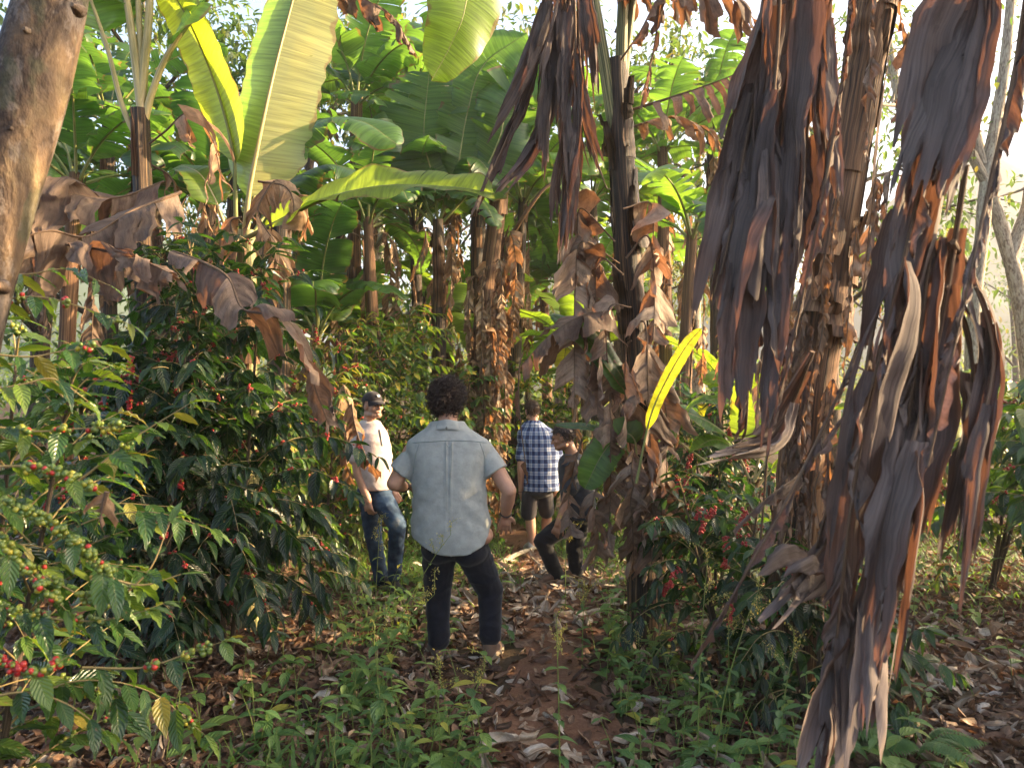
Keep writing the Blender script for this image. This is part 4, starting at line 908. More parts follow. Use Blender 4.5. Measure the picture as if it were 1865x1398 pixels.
specs = [ # px, depth, height, radius, label, tone (low ones have shade put into the leaf colour), fruit, ripe, leaf, stems
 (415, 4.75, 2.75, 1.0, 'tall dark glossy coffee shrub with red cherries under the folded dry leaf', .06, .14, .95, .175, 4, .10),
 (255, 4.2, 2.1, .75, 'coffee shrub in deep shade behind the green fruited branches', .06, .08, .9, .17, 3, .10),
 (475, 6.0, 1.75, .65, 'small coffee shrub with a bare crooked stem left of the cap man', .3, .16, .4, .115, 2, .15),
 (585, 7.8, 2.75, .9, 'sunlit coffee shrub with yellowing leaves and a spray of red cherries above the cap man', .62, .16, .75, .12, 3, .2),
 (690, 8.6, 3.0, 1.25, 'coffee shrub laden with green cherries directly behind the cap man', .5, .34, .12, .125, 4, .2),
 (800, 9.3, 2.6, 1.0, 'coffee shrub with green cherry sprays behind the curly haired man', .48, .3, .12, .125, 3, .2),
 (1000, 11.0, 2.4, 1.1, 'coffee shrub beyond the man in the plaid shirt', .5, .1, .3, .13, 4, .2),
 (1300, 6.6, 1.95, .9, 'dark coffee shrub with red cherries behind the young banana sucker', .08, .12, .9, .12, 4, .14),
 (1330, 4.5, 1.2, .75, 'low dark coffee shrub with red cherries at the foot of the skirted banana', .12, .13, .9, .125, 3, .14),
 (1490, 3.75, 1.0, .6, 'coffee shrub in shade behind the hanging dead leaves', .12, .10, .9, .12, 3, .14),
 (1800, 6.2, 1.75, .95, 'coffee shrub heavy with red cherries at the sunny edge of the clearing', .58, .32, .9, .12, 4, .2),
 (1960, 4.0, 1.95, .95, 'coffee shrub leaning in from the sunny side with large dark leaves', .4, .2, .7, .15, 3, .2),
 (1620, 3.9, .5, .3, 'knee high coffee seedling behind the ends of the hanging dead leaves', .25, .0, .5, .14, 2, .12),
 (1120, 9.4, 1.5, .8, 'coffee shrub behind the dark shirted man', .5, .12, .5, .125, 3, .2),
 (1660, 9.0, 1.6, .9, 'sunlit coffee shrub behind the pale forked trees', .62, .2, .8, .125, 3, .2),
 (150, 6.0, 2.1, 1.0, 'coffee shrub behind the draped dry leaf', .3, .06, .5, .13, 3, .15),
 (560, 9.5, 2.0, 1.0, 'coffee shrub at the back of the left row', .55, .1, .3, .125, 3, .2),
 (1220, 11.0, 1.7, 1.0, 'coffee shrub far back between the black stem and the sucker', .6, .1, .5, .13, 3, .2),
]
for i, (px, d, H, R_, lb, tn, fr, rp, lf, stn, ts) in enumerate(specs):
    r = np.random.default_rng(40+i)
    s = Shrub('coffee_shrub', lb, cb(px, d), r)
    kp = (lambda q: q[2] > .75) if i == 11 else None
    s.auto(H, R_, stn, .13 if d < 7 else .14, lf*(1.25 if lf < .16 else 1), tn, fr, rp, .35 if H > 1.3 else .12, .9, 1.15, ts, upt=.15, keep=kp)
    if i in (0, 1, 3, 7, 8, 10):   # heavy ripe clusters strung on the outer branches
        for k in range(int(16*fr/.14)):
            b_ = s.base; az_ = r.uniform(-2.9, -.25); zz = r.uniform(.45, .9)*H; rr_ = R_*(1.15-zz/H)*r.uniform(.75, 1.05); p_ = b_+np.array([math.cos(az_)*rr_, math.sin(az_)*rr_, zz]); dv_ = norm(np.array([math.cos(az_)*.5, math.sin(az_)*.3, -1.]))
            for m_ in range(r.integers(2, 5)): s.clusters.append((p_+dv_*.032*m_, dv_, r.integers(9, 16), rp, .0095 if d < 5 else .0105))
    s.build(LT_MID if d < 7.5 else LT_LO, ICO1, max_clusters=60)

# ---------------------------------------------------------------- pale forked trees on the sunny side
r = np.random.default_rng(60)
def pale_tree(lb, pts, d, r0, branches, rr):
    c = [at(x, y, d) for x, y in pts]; b = c[0].copy(); b[2] = zg(b[0], d)-.05; c[0] = b
    t = thing('pale_tree', lb, 'tree', b, 'pale barked trees on the sunny side')
    m = MB(); m.tube(catmull(c, 40), r0*(1-.6*np.linspace(0, 1, 40)), 12, .5, noise=.12, nf=6, seed=int(px_seed(lb))); m.build('trunk', M['bark_pale'], t)
    tips = []
    for bp, br in branches:
        q = [at(x, y, d+.15*k*rr.normal()) for k, (x, y) in enumerate(bp)]; m = MB(); Q = catmull(q, 24); m.tube(Q, br*(1-.75*np.linspace(0, 1, 24)), 8, .5, noise=.1, nf=8, seed=3); tips += [Q[10], Q[15], Q[19], Q[23]]
        for k in range(5):
            j = rr.integers(6, 23); dv = norm(rr.normal(0, 1, 3)+[0, 0, .5])*rr.uniform(.4, 1.0); W = catmull([Q[j], Q[j]+dv*.5+rr.normal(0, .06, 3), Q[j]+dv], 8); m.tube(W, br*.22*(1-.8*np.linspace(0, 1, 8)), 4, .5); tips.append(W[-1])
        m.build('limb', M['bark_pale'], t)
    n = 380; tips = np.array(tips); C = tips[rr.integers(0, len(tips), n)]; keep = C[:, 2] > 3.2; C = C[keep]; n = len(C)
    off = rr.normal(0, .35, (n, 3)); m = MB(); m.inst(*LT_LO, frames(norm(rr.normal(0, 1, (n, 3)))), .13*rr.uniform(.6, 1.3, n), C+off, np.clip(rr.normal(.5, .18, n), 0, 1)); m.build('crown', M['treeleaf'], t)
def px_seed(sx): return sum(map(ord, sx)) % 97
pale_tree('pale lichen spotted tree with a straight trunk next to the sunlit red cherries', [(1765, 760), (1775, 560), (1790, 420), (1800, 300), (1830, 120), (1850, -120)], 9.5, .115, [([(1795, 330), (1750, 250), (1690, 200), (1600, 190)], .07), ([(1790, 300), (1740, 150), (1700, 40), (1660, -120)], .07), ([(1815, 220), (1850, 180), (1900, 60), (1960, -60)], .08)], r)
pale_tree('pale tree with two bowed trunks at the edge of the picture', [(1900, 760), (1860, 560), (1830, 440), (1800, 330), (1770, 200), (1765, -60)], 10.5, .13, [([(1840, 470), (1870, 380), (1890, 250), (1960, 60)], .1), ([(1780, 240), (1740, 190), (1690, 230), (1640, 220)], .06), ([(1768, 100), (1720, 0), (1680, -80)], .06)], r)
pale_tree('slim pale tree behind the hanging leaves', [(1700, 760), (1690, 500), (1660, 300), (1625, 120), (1590, -120)], 12.5, .13, [([(1660, 310), (1690, 240), (1740, 130), (1770, 0)], .07), ([(1630, 150), (1580, 80), (1530, 30)], .05)], r)

# ---------------------------------------------------------------- trees closing the back of the grove
trees = [ # px, d, H, crown, label, tone
 (250, 15, 9, 2.6, 'round crowned tree over the grey green bananas', .45), (520, 17, 10, 3.0, 'open crowned tree behind the bright pair of leaves', .55), (60, 14, 8, 2.6, 'dark tree behind the leaning trunk', .35), (690, 20, 12, 3.2, 'tall tree over the wide upright leaf', .5),
 (1010, 22, 11, 3.2, 'airy tree against the bright sky over the plaid shirt', .5), (900, 15, 8.5, 3.0, 'leafy tree closing the sky over the shaggy trunk', .5), (650, 13.5, 7.5, 2.6, 'leafy tree just beyond the hanging scorched leaf fringe', .48), (1120, 16, 9, 3.0, 'leafy tree closing the sky behind the black stem', .52), (300, 12.5, 7.5, 2.4, 'leafy tree above the cream stalks', .42), (1280, 19, 10, 3.0, 'tree with yellowing leaves between the black and the red brown stem', .62), (1520, 14, 8, 2.6, 'dark leaved tree over the leaning banana stem', .38), (1640, 24, 6, 3.2, 'low sunlit tree below the far hill', .75),
 (400, 24, 9, 3.4, 'distant tree low between the cream stalks and bright leaves', .6), (820, 26, 9, 3.6, 'distant tree low behind the shaggy trunk', .62), (1150, 27, 8, 3.6, 'distant tree low behind the black stem', .66), (-80, 18, 9, 3.2, 'tree at the shady edge of the grove', .4), (1850, 30, 6, 4.0, 'dark rounded tree beyond the pale trunks', .45)]
for i, (px, d, H, cr, lb, tn) in enumerate(trees):
    r = np.random.default_rng(200+i)
    tree('tree', lb, pxb(px, d), H, r, .12+.012*H, (r.normal(0, .5), r.normal(0, .3)), cr, .45 if d < 20 else .3, 3400 if d < 20 else 3400, .17 if d < 20 else .2, tn, 'bark_dark' if i % 3 else 'bark_pale', 9)
# far wood beyond the clearing
r = np.random.default_rng(300); n = 26000
ang = r.uniform(-.75, .75, n); dist = r.uniform(30, 75, n); X = np.sin(ang)*dist; Y = np.cos(ang)*dist
cell = np.floor(X/4.5)*7.1+np.floor(Y/6)*3.3; hh = 3.2+2.4*np.sin(cell*12.9)
lim = np.where(X > 8, .55, 1.)
Z = zg(X, Y)+r.random(n)**.6*hh*1.2*lim*(.4+.6*np.abs(np.cos((X % 4.5-2.25)*.6)))
mb = MB(); mb.inst(*LT_LO, frames(norm(r.normal(0, 1, (n, 3)))), .42*r.uniform(.6, 1.5, n), np.stack([X, Y, Z], -1), np.clip(.5+.22*np.sin(cell*5.1)+r.normal(0, .1, n), 0, 1))
mb.build('distant_woods', M['treeleaf'], kind='stuff')

# ---------------------------------------------------------------- unseen trees and shrubs added on the sunny side to cast shade
shade = [(7.4, 5.3, 5.2, 1.5), (6.3, 3.0, 6.5, 1.3)]
for i, (x, y, H, cr) in enumerate(shade):
    r = np.random.default_rng(260+i)
    tree('shade_tree', 'unseen leafy tree added to cast shade from the sunny side', (x, y, 0), H, r, .14, (r.normal(0, .2), 0), cr, .4, 1500, .19, .45, 'bark_dark', 9, 'unseen trees added for their shade')
for i, (x, y, H, R_) in enumerate([(5.4, 1.6, 2.6, 1.2), (5.2, 3.7, 2.2, 1.2), (6.4, 2.6, 2.6, 1.3), (5.6, -.2, 2.7, 1.3), (7.4, 5.6, 2.3, 1.2)]):  # unseen shrubs added to keep low sun off the foreground
    r = np.random.default_rng(280+i)
    Shrub('coffee_shrub', 'unseen coffee shrub added to shade the foreground', (x, y, 0), r, 'unseen coffee shrubs added for their shade').auto(H, R_, 4, .13, .16, .4, 0, 0, .3, .9, 1.15, .15).build(LT_LO)
# ---------------------------------------------------------------- leaf litter
r = np.random.default_rng(400)
def litter_tmpl(width, curl, seed, nu=6, nv=4):
    rr = np.random.default_rng(seed); u = np.linspace(0, 1, nu); v = np.linspace(-1, 1, nv)
    w = width*np.sin(np.pi*np.clip(u, .03, .97))**.7*(1+.25*rr.normal(size=nu)*.6)
    A = v[None]*curl; X = np.sin(A)/max(curl, .1)*w[:, None]; Z = (1-np.cos(A))/max(curl, .1)*w[:, None]+.10*np.sin(u*3.1+rr.uniform(0, 3))[:, None]+.03*rr.normal(size=(nu, nv))
    Y = np.repeat(u[:, None], nv, 1)-.5
    return np.stack([X, Y, Z], -1).reshape(-1, 3), gridf(nu, nv), np.stack([Y*.3, np.broadcast_to(v, (nu, nv)), 0*Y], -1).reshape(-1, 3)
TM = [litter_tmpl(.28, .9, 1), litter_tmpl(.22, 1.5, 2), litter_tmpl(.34, .5, 3), litter_tmpl(.12, 1.6, 4), litter_tmpl(.18, 2.2, 5)]
def scatter(n, ymax=13., p=1.6, spread=.80):
    y = 2.2+(ymax-2.2)*r.random(n)**p; x = (r.random(n)*2-1)*y*spread; return x, y
mb = MB()
def put(x, y, size, tone, tm, tilt=.35, lift=.012):
    n = len(x); a = r.uniform(0, 6.28, n); Yv = np.stack([np.cos(a), np.sin(a), r.normal(0, tilt, n)], -1)
    R = frames(Yv, norm(np.stack([r.normal(0, tilt, n), r.normal(0, tilt, n), np.ones(n)], -1)), r.choice([0, math.pi], n))
    mb.inst(*tm, R, size, np.stack([x, y, zg(x, y)+lift+size*.04*r.random(n)], -1), tone)
dpath = lambda x, y: np.abs(x-np.interp(y, pc[:, 1], pc[:, 0]))
for k in range(5):
    x, y = scatter(8500 if k < 3 else 4000); dp = dpath(x, y)
    keep = (r.random(len(x)) < np.clip(.22+dp*.95, 0, 1)) & (y < 8.2+3*r.random(len(x)))
    x, y = x[keep], y[keep]; n = len(x)
    put(x, y, r.uniform(.035, .125, n)*(1.1 if k < 3 else 1.5), np.clip(r.normal(.45, .26, n), 0, 1), TM[k], .5)
# pale shreds of banana leaf on the path
x = np.r_[r.normal(.25, .55, 260), r.normal(-.1, .35, 90), r.normal(2.2, .7, 300), r.normal(.2, .5, 40)]; y = np.r_[r.normal(7.0, .55, 260), r.normal(6.0, .5, 90), r.normal(4.4, .9, 300), r.normal(3.2, .2, 40)]
put(x, y, r.uniform(.10, .34, len(x)), np.clip(r.normal(.85, .12, len(x)), 0, 1), TM[3]); 
m_ = r.random(len(x)) < .5; put(x[m_]+.05, y[m_], r.uniform(.06, .2, m_.sum()), np.clip(r.normal(.8, .15, m_.sum()), 0, 1), TM[0])
mb.build('leaf_litter', M['litter'], kind='stuff')

# single large dead leaves and sticks one can point to
def big_litter(lb, px, py, d, ln, wd, ang, tone, seed):
    rr = np.random.default_rng(seed); c = at(px, py, d); c[2] = zg(c[0], c[1])+.03
    h = np.array([math.cos(ang), math.sin(ang), 0]); t = thing('fallen_leaf', lb, 'dead leaf', c, 'large pale leaves fallen on the ground')
    P = [c-h*ln*.5, c-h*ln*.2+[0, 0, .03], c+h*ln*.2+[0, 0, .015], c+h*ln*.5]
    for q in P: q[2] = max(q[2], zg(q[0], q[1])+.02)
    dry_leaf(t, P, wd, tone, rr, flag=(.4, .8), gravity=.12, start=0, curl=.5, mat='litter', n=24, skip=0, rib_r=.004, crumple=.02, name='blade', phi=0)
def ground_d(py): 
    d = 4.
    for _ in range(20): d = (1.65-float(zg(0, d)))*F_PX/max(py-CY, 1)
    return d
for i, (lb, px, py, ln, wd, an, tn) in enumerate([('pale split dead leaf lying on the path at the bottom of the picture', 925, 1372, .30, .07, .5, .95), ('pale curled dead leaf beside the path, right of the split one', 1010, 1378, .26, .06, .2, .9),
    ('tan dead leaf among the weeds left of the path', 600, 1300, .22, .06, -.3, .8), ('long pale dead leaf strip under the flowering weed', 1010, 1320, .28, .03, 1.9, .95), ('grey dead leaf on the litter below the hanging leaves', 1360, 1230, .3, .07, .8, .6), ('whitish dead leaf in the sunny clearing', 1800, 1170, .2, .08, 1.2, 1.),
    ('crumpled pale dead leaf behind the left shoe of the curly haired man', 690, 1090, .4, .1, .1, .85), ('broad pale dead leaf between the legs of the curly haired man', 840, 1080, .45, .11, .9, .9)]):
    big_litter(lb, px, py, ground_d(py), ln, wd, an, tn, 500+i)
def stick(lb, a, b, rd):
    A = at(*a, ground_d(a[1])); B = at(*b, ground_d(b[1])); A[2] = zg(A[0], A[1])+rd; B[2] = zg(B[0], B[1])+rd
    m = MB(); m.tube(catmull([A, (A*2+B)/3+[0.01, .02, .03], (A+B*2)/3+[-.01, 0, .02], B], 16), rd*(1-.4*np.linspace(0, 1, 16)), 7, .5, noise=.15, nf=20)
    m.build('fallen_stick', M['bark_pale'], None, label=lb, cat='stick', group='sticks on the ground')
stick('pale bent stick lying behind the right foot of the curly haired man', (905, 1035), (985, 1000), .03)
stick('thin pale stick on the shredded leaves by the dark trousers', (945, 1010), (1010, 1050), .016)
stick('grey stick in the sunny litter beside the hanging leaf ends', (1680, 1292), (1760, 1296), .012)
# dead leaf pieces caught in shrubs
for lb, c, w, d, tn in (('brown dry leaf dangling in front of the pale pink polo shirt', [(640, 735), (648, 780), (664, 825), (690, 868)], .17, 6.15, .35), ('crumpled brown dead leaf caught on the green fruited branches', [(195, 895), (190, 915), (182, 945)], .06, 2.0, .45), ('orange brown dry leaf hanging behind the cap man', [(625, 700), (640, 760), (630, 830), (640, 880)], .2, 7.4, .7)):
    t = thing('dead_leaf', lb, 'dead leaf', at(*c[0], d)); dry_leaf(t, [at(x, y, d) for x, y in c], w, tn, np.random.default_rng(9), flag=(.3, .5), gravity=.6, start=0, mat='dry_warm', n=20, skip=0, name='blade')

# ---------------------------------------------------------------- grass and low weeds
def blade_tmpl():
    u = np.linspace(0, 1, 5); w = .035*(1-u**1.5)+.002; V = []
    for i, q in enumerate(u): V += [(-w[i], q*.75, q*.9-.55*q**2.5), (w[i], q*.75, q*.9-.55*q**2.5)]
    V = np.array(V); return V, gridf(5, 2), np.stack([V[:, 1], np.sign(V[:, 0]), 0*V[:, 0]], -1)
BT = blade_tmpl(); r = np.random.default_rng(410)
def grass(cx, cy_, sx, sy, n, h):
    x = r.normal(cx, sx, n); y = r.normal(cy_, sy, n); a = r.uniform(0, 6.28, n)
    return x, y, a, h*r.uniform(.4, 1.2, n)
mb = MB()
for args in ((.3, 10.0, 1.6, 1.2, 9000, .22), (2.0, 9.0, 1.4, 1.2, 5000, .2), (-1.0, 7.6, .5, .9, 2200, .22), (4.2, 7.5, 1.2, 1.3, 4000, .18), (-.9, 3.15, .35, .12, 160, .28), (-.35, 3.1, .3, .1, 60, .22), (-1.0, 4.0, .4, .4, 90, .16), (1.9, 7.4, .8, .6, 900, .2)):
    x, y, a, h = grass(*args); k = dpath(x, y) > .28; x, y, a, h = x[k], y[k], a[k], h[k]; n = len(x)
    Y = np.stack([np.cos(a), np.sin(a), 0*a], -1)
    mb.inst(*BT, frames(Y), np.stack([h*r.uniform(.6, 1.3, n), h, h], -1), np.stack([x, y, zg(x, y)-.01], -1), np.clip(r.normal(.5, .2, n), 0, 1))
mb.build('grass', M['grass'], kind='stuff')
ml = MB(); ms = MB()
def herb(ml, ms, x, y, H, rr, leaf=.06, tone=.45, pairs=5, lean=.12, tmpl=LT_OV, r0=.0028, start=.12):
    z = float(zg(x, y)); a = rr.uniform(0, 6.28); b = np.array([x, y, z]); ln = lean*H
    P = catmull([b, b+[math.cos(a)*ln*.3, math.sin(a)*ln*.3, H*.5], b+[math.cos(a)*ln, math.sin(a)*ln, H]], 12)
    ms.tube(P, r0*(1-.6*np.linspace(0, 1, 12)), 4, .5, cap=False)
    pts, dirs, sz = [], [], []; az = rr.uniform(0, 3)
    for k in range(pairs):
        q = start+(1-start)*k/max(pairs-1, 1); p = P[min(11, int(q*11.9))]; az += 1.57+rr.normal(0, .2)
        for sg in (0, math.pi):
            if rr.random() < .12: continue
            dirs.append([math.cos(az+sg), math.sin(az+sg), rr.uniform(-.25, .4)]); pts.append(p); sz.append(leaf*rr.uniform(.6, 1.15)*(1.15-.6*q))
    n = len(pts)
    if n: ml.inst(*tmpl, frames(np.array(dirs)), np.array(sz), np.array(pts), np.clip(rr.normal(tone, .12, n), 0, 1))
    return P
spots = [(-.75, 3.5, .4, .35, 105), (-1.1, 4.6, .45, .6, 60), (-.45, 3.2, .3, .15, 80), (-.75, 4.6, .25, .5, 70), (.9, 4.4, .2, .5, 60), (.85, 3.9, .28, .5, 110), (1.3, 3.4, .4, .3, 90), (-.3, 4.1, .22, .4, 50), (1.0, 5.0, .3, .6, 90), (2.4, 5.6, .8, .8, 120), (-.9, 6.2, .4, .8, 120), (3.4, 6.6, 1., 1., 150), (1.6, 7.6, .8, .8, 140), (-1.9, 3.6, .5, .4, 40), (1.25, 3.2, .3, .2, 40)]
for cx, cy_, sx, sy, n in spots:
    for k in range(int(n*.42)):
        x, y = r.normal(cx, sx), r.normal(cy_, sy)
        if y < 2.7 or dpath(np.array([x]), np.array([y]))[0] < .22 or (abs(x+.3) < .42 and 3.9 < y < 4.9): continue
        herb(ml, ms, x, y, r.uniform(.09, .38), r, r.uniform(.09, .175), r.uniform(.35, .85), r.integers(2, 5), .3, LT_OV if y < 5 else LT_OVLO)
w_ = ml.build('low_weeds', M['weed'], kind='stuff'); ms.build('stems', M['weedstem'], w_)

# tall flowering weeds, each its own plant
def tall_weed(lb, px, py, top, rr, flow=3, leaf=.075, pairs=7, tone=.5, d=None, bend=0.):
    d = d or ground_d(py); x = (px-CX)/F_PX*d; z = float(zg(x, d)); H = 1.65-(top[1]-CY)/F_PX*d-z; tx = (top[0]-CX)/F_PX*d
    t = thing('flowering_weed', lb, 'weed', (x, d, z), 'tall flowering weeds along the path')
    a, s_ = MB(), MB(); b = np.array([x, d, z])
    P = catmull([b, b+[(tx-x)*.3, .02, H*.45], b+[(tx-x)*.7+bend, .03, H*.8], b+[tx-x, .03, H]], 18); s_.tube(P, .0042*(1-.65*np.linspace(0, 1, 18)), 5, .5)
    pts, dirs, sz = [], [], []; az = rr.uniform(0, 3)
    for k in range(pairs):
        q = .08+.8*k/pairs; p = P[int(q*17)]; az += 1.57+rr.normal(0, .2)
        for sg in (0, math.pi):
            if rr.random() < .15: continue
            dirs.append([math.cos(az+sg), math.sin(az+sg), rr.uniform(-.2, .4)]); pts.append(p); sz.append(leaf*rr.uniform(.7, 1.2)*(1.15-.7*q))
    a.inst(*LT_OV, frames(np.array(dirs)), np.array(sz), np.array(pts), np.clip(rr.normal(tone, .12, len(pts)), 0, 1))
    fl = MB()
    for k in range(flow):
        q = 1-.22*k/max(flow, 1); i = min(17, int(q*17)); p = P[i]; dv = norm(np.array([rr.normal(0, .6)*(k > 0), rr.normal(0, .5)*(k > 0), 1.])) ; L = rr.uniform(.08, .17)
        Q = catmull([p, p+dv*L*.6, p+dv*L+[rr.normal(0, .03), 0, -.02]], 12); s_.tube(Q, .0015, 4, .5)
        n = 46; j = rr.integers(2, 12, n); off = rr.normal(0, .010, (n, 3)); fl.inst(*LT_OVLO, frames(rr.normal(0, 1, (n, 3))), .0115*rr.uniform(.6, 1.4, n), Q[j]+off, rr.uniform(0, 1, n))
    s_.build('stalk', M['weedstem'], t); a.build('foliage', M['weed'], t); fl.n and fl.build('flower_spike', M['flower'], t)
tw = [('weed with a bright yellow flower plume in front of the cap man', 680, 1190, (690, 965), 4, .8), ('weed with a bent seed head across the seat of the dark jeans', 700, 1240, (820, 975), 3, .55), ('yellow green stalk crossing the left leg of the jeans', 650, 1300, (790, 1085), 3, .6), ('slender seed head left of the dark jeans', 620, 1200, (655, 1000), 3, .5),
      ('small flowering weed with two heads at the bottom middle', 820, 1370, (800, 1245), 3, .5), ('flowering weed leaning toward the path edge', 830, 1385, (880, 1235), 3, .55), ('lone tall seed head standing on the path at the bottom', 1020, 1420, (1015, 1160), 4, .6), ('feathery pale weed beside the black banana base', 1060, 1230, (1065, 1080), 5, .4),
      ('tall weed with a yellow spike in front of the dark coffee', 1270, 1390, (1290, 1045), 3, .35), ('tall weed with paired pale leaves crossing the dark coffee', 1300, 1400, (1385, 1080), 3, .35), ('bushy seed headed weed below the hanging stalk', 1330, 1330, (1330, 1135), 4, .35), ('weed growing beside the hanging leaf ends', 1420, 1390, (1450, 1190), 3, .35),
      ('small seed head by the knee of the dark trousers', 1030, 1110, (1030, 960), 4, .5), ('weed with big pale leaves left of the shoes', 690, 1330, (680, 1180), 1, .6), ('single yellow green seedling in the litter at the bottom', 318, 1370, (325, 1240), 0, .85), ('short weed with a yellow leaf near the left shoe', 715, 1290, (700, 1150), 1, .75),
      ('tiny yellow flowered weed under the black banana base', 1170, 1260, (1165, 1185), 2, .5), ('leafy weed at the bottom beside the fern', 1560, 1400, (1530, 1300), 1, .4)]
for i, (lb, px, py, top, fl, tn) in enumerate(tw):
    rr = np.random.default_rng(600+i); tall_weed(lb, px, py, top, rr, fl, rr.uniform(.07, .1), 7 if fl else 3, tn)
# ferns
def fern(lb, px, py, rr, n=5, L=.35):
    d = ground_d(py); x = (px-CX)/F_PX*d; z = float(zg(x, d)); t = thing('fern', lb, 'fern', (x, d, z)); m, s_ = MB(), MB()
    for k in range(n):
        a = rr.uniform(0, 6.28); h = np.array([math.cos(a), math.sin(a), 0]); b = np.array([x, d, z])
        P = catmull([b, b+h*L*.4+[0, 0, L*.5], b+h*L+[0, 0, L*.45]], 26); s_.tube(P, .0018, 4, .5); T = norm(np.gradient(P, axis=0)); S = norm(np.cross(T, [0, 0, 1.]))
        i = np.arange(5, 26); w = .10*np.sin(np.linspace(.35, 3.1, 21))
        for sg in (-1, 1): m.inst(*LT_LO, frames(S[i]*sg+T[i]*.35), np.stack([w*.75, w, w], -1), P[i], np.clip(rr.normal(.45, .08, 21), 0, 1))
    s_.build('stalk', M['weedstem'], t); m.build('frond', M['weed'], t)
fern('small fern at the bottom below the hanging leaf ends', 1575, 1345, np.random.default_rng(1), 6, .3); fern('fern in the litter nearest the sunny side', 1660, 1400, np.random.default_rng(2), 5, .3)
# ---------------------------------------------------------------- people
def _skin():
    s = NT('skin'); g = s.n('TexCoord').outputs['Object']; t = s.attr('tone').outputs['Fac']
    a = s.noise(g, 40, 3); b = s.noise(g, 6, 2)
    c = s.ramp(s.math('ADD', s.math('MULTIPLY', a, .4), s.math('MULTIPLY', b, .6)), [(.3, (.40, .205, .135)), (.7, (.52, .29, .20))])
    c = s.mix(t, c, (.10, .062, .045))
    return s.finish(s.bsdf(c, .5, .4, None, Subsurface_Weight=.12, Subsurface_Radius=(.02, .008, .004)))
M['skin'] = _skin()
def _skin2():
    s = NT('skin_tan'); g = s.n('TexCoord').outputs['Object']; t = s.attr('tone').outputs['Fac']
    c = s.ramp(s.noise(g, 8, 3), [(.3, (.30, .15, .09)), (.7, (.40, .21, .135))]); c = s.mix(t, c, (.06, .04, .03))
    return s.finish(s.bsdf(c, .5, .4))
M['skin_tan'] = _skin2()
def cloth(name, col, var=.18, scale=18, rough=.85, weave=900, bump=.25, big=.10):
    s = NT(name); g = s.n('TexCoord').outputs['Object']; 
    a = s.noise(g, scale, 4, .6); f = s.noise(g, weave, 2)
    c = s.mix(1, col, s.ramp(a, [(.25, 1-var), (.75, 1+var)]), 'MULTIPLY'); c = s.mix(1, c, s.ramp(f, [(.3, .86), (.7, 1.12)]), 'MULTIPLY')
    h = s.math('ADD', s.math('MULTIPLY', a, .7), s.math('MULTIPLY', f, .05))
    return s.finish(s.bsdf(c, rough, .2, s.bump(h, bump, .02), Sheen_Weight=.15))
M['shirt_grey'] = cloth('shirt_grey_green', (.315, .33, .32))
M['seam'] = cloth('shirt_seam', (.20, .235, .235))
M['shirt_pink'] = cloth('polo_pale_pink', (.52, .43, .41))
M['navy'] = cloth('jeans_navy', (.007, .008, .014), .4)
M['black'] = cloth('trousers_black', (.010, .010, .013), .4)
M['charcoal'] = cloth('tee_charcoal', (.032, .034, .042), .3)
M['shorts'] = cloth('shorts_charcoal', (.035, .030, .034), .3)
M['suede'] = cloth('shoe_suede', (.15, .09, .06), .25); M['sole'] = mat_plain('shoe_sole', (.30, .24, .17), .7, .15)
M['shoe_pale'] = mat_plain('shoe_pale', (.42, .38, .34), .7, .15); M['cap'] = cloth('cap_black', (.018, .014, .018), .3)
M['white'] = mat_plain('white_thread', (.75, .75, .75), .7, .05); M['eye'] = mat_plain('eye_dark', (.02, .014, .012), .2, .1); M['lip'] = mat_plain('lip', (.30, .11, .09), .5, .1)
M['strap'] = mat_plain('watch_strap', (.03, .025, .022), .5, .1)
def _hair(name, c0, c1):
    s = NT(name); u = s.attr('uvp').outputs['Vector']; a = s.noise(s.vmul(u, (60, 20, 1)), 1, 3)
    return s.finish(s.bsdf(s.ramp(a, [(.3, c0), (.7, c1)]), .45, .35))
M['hair_dark'] = _hair('hair_dark', (.010, .006, .006), (.042, .022, .018)); M['hair_brown'] = _hair('hair_brown', (.03, .016, .01), (.085, .045, .026))
def _jeans():
    s = NT('jeans_faded'); g = s.n('TexCoord').outputs['Object']; t = s.attr('tone').outputs['Fac']
    a = s.noise(g, 14, 4); f = s.noise(g, 700, 2)
    c = s.ramp(s.math('ADD', t, s.math('MULTIPLY', s.math('SUBTRACT', a, .5), .8)), [(.2, (.018, .03, .055)), (.6, (.06, .10, .16)), (.95, (.26, .25, .23))])
    return s.finish(s.bsdf(s.mix(1, c, s.ramp(f, [(.3, .8), (.7, 1.2)]), 'MULTIPLY'), .9, .2, s.bump(a, .3, .02)))
M['jeans'] = _jeans()
def _plaid():
    s = NT('plaid_blue_white'); uv = s.attr('uvp').outputs['Vector']; sep = s.n('SeparateXYZ'); s.set(sep, '0', uv)
    def bands(v, per):
        x = s.math('FRACT', s.math('MULTIPLY', v, 1/per))
        return s.ramp(x, [(0, 0.), (.06, .95), (.5, .95), (.56, .12), (.68, .12), (.71, .6), (.8, .6), (.83, .12)])
    a = bands(sep.outputs[0], .088); b = bands(sep.outputs[1], .092)
    m = s.math('ADD', s.math('MULTIPLY', a, .5), s.math('MULTIPLY', b, .5))
    c = s.ramp(m, [(0, (.56, .55, .57)), (.35, (.27, .32, .45)), (.6, (.10, .14, .27)), (1, (.014, .022, .075))])
    f = s.noise(uv, 500, 2)
    return s.finish(s.bsdf(s.mix(1, c, s.ramp(f, [(.3, .85), (.7, 1.12)]), 'MULTIPLY'), .85, .2, s.bump(s.noise(uv, 16, 4), .3, .02)))
M['plaid'] = _plaid()

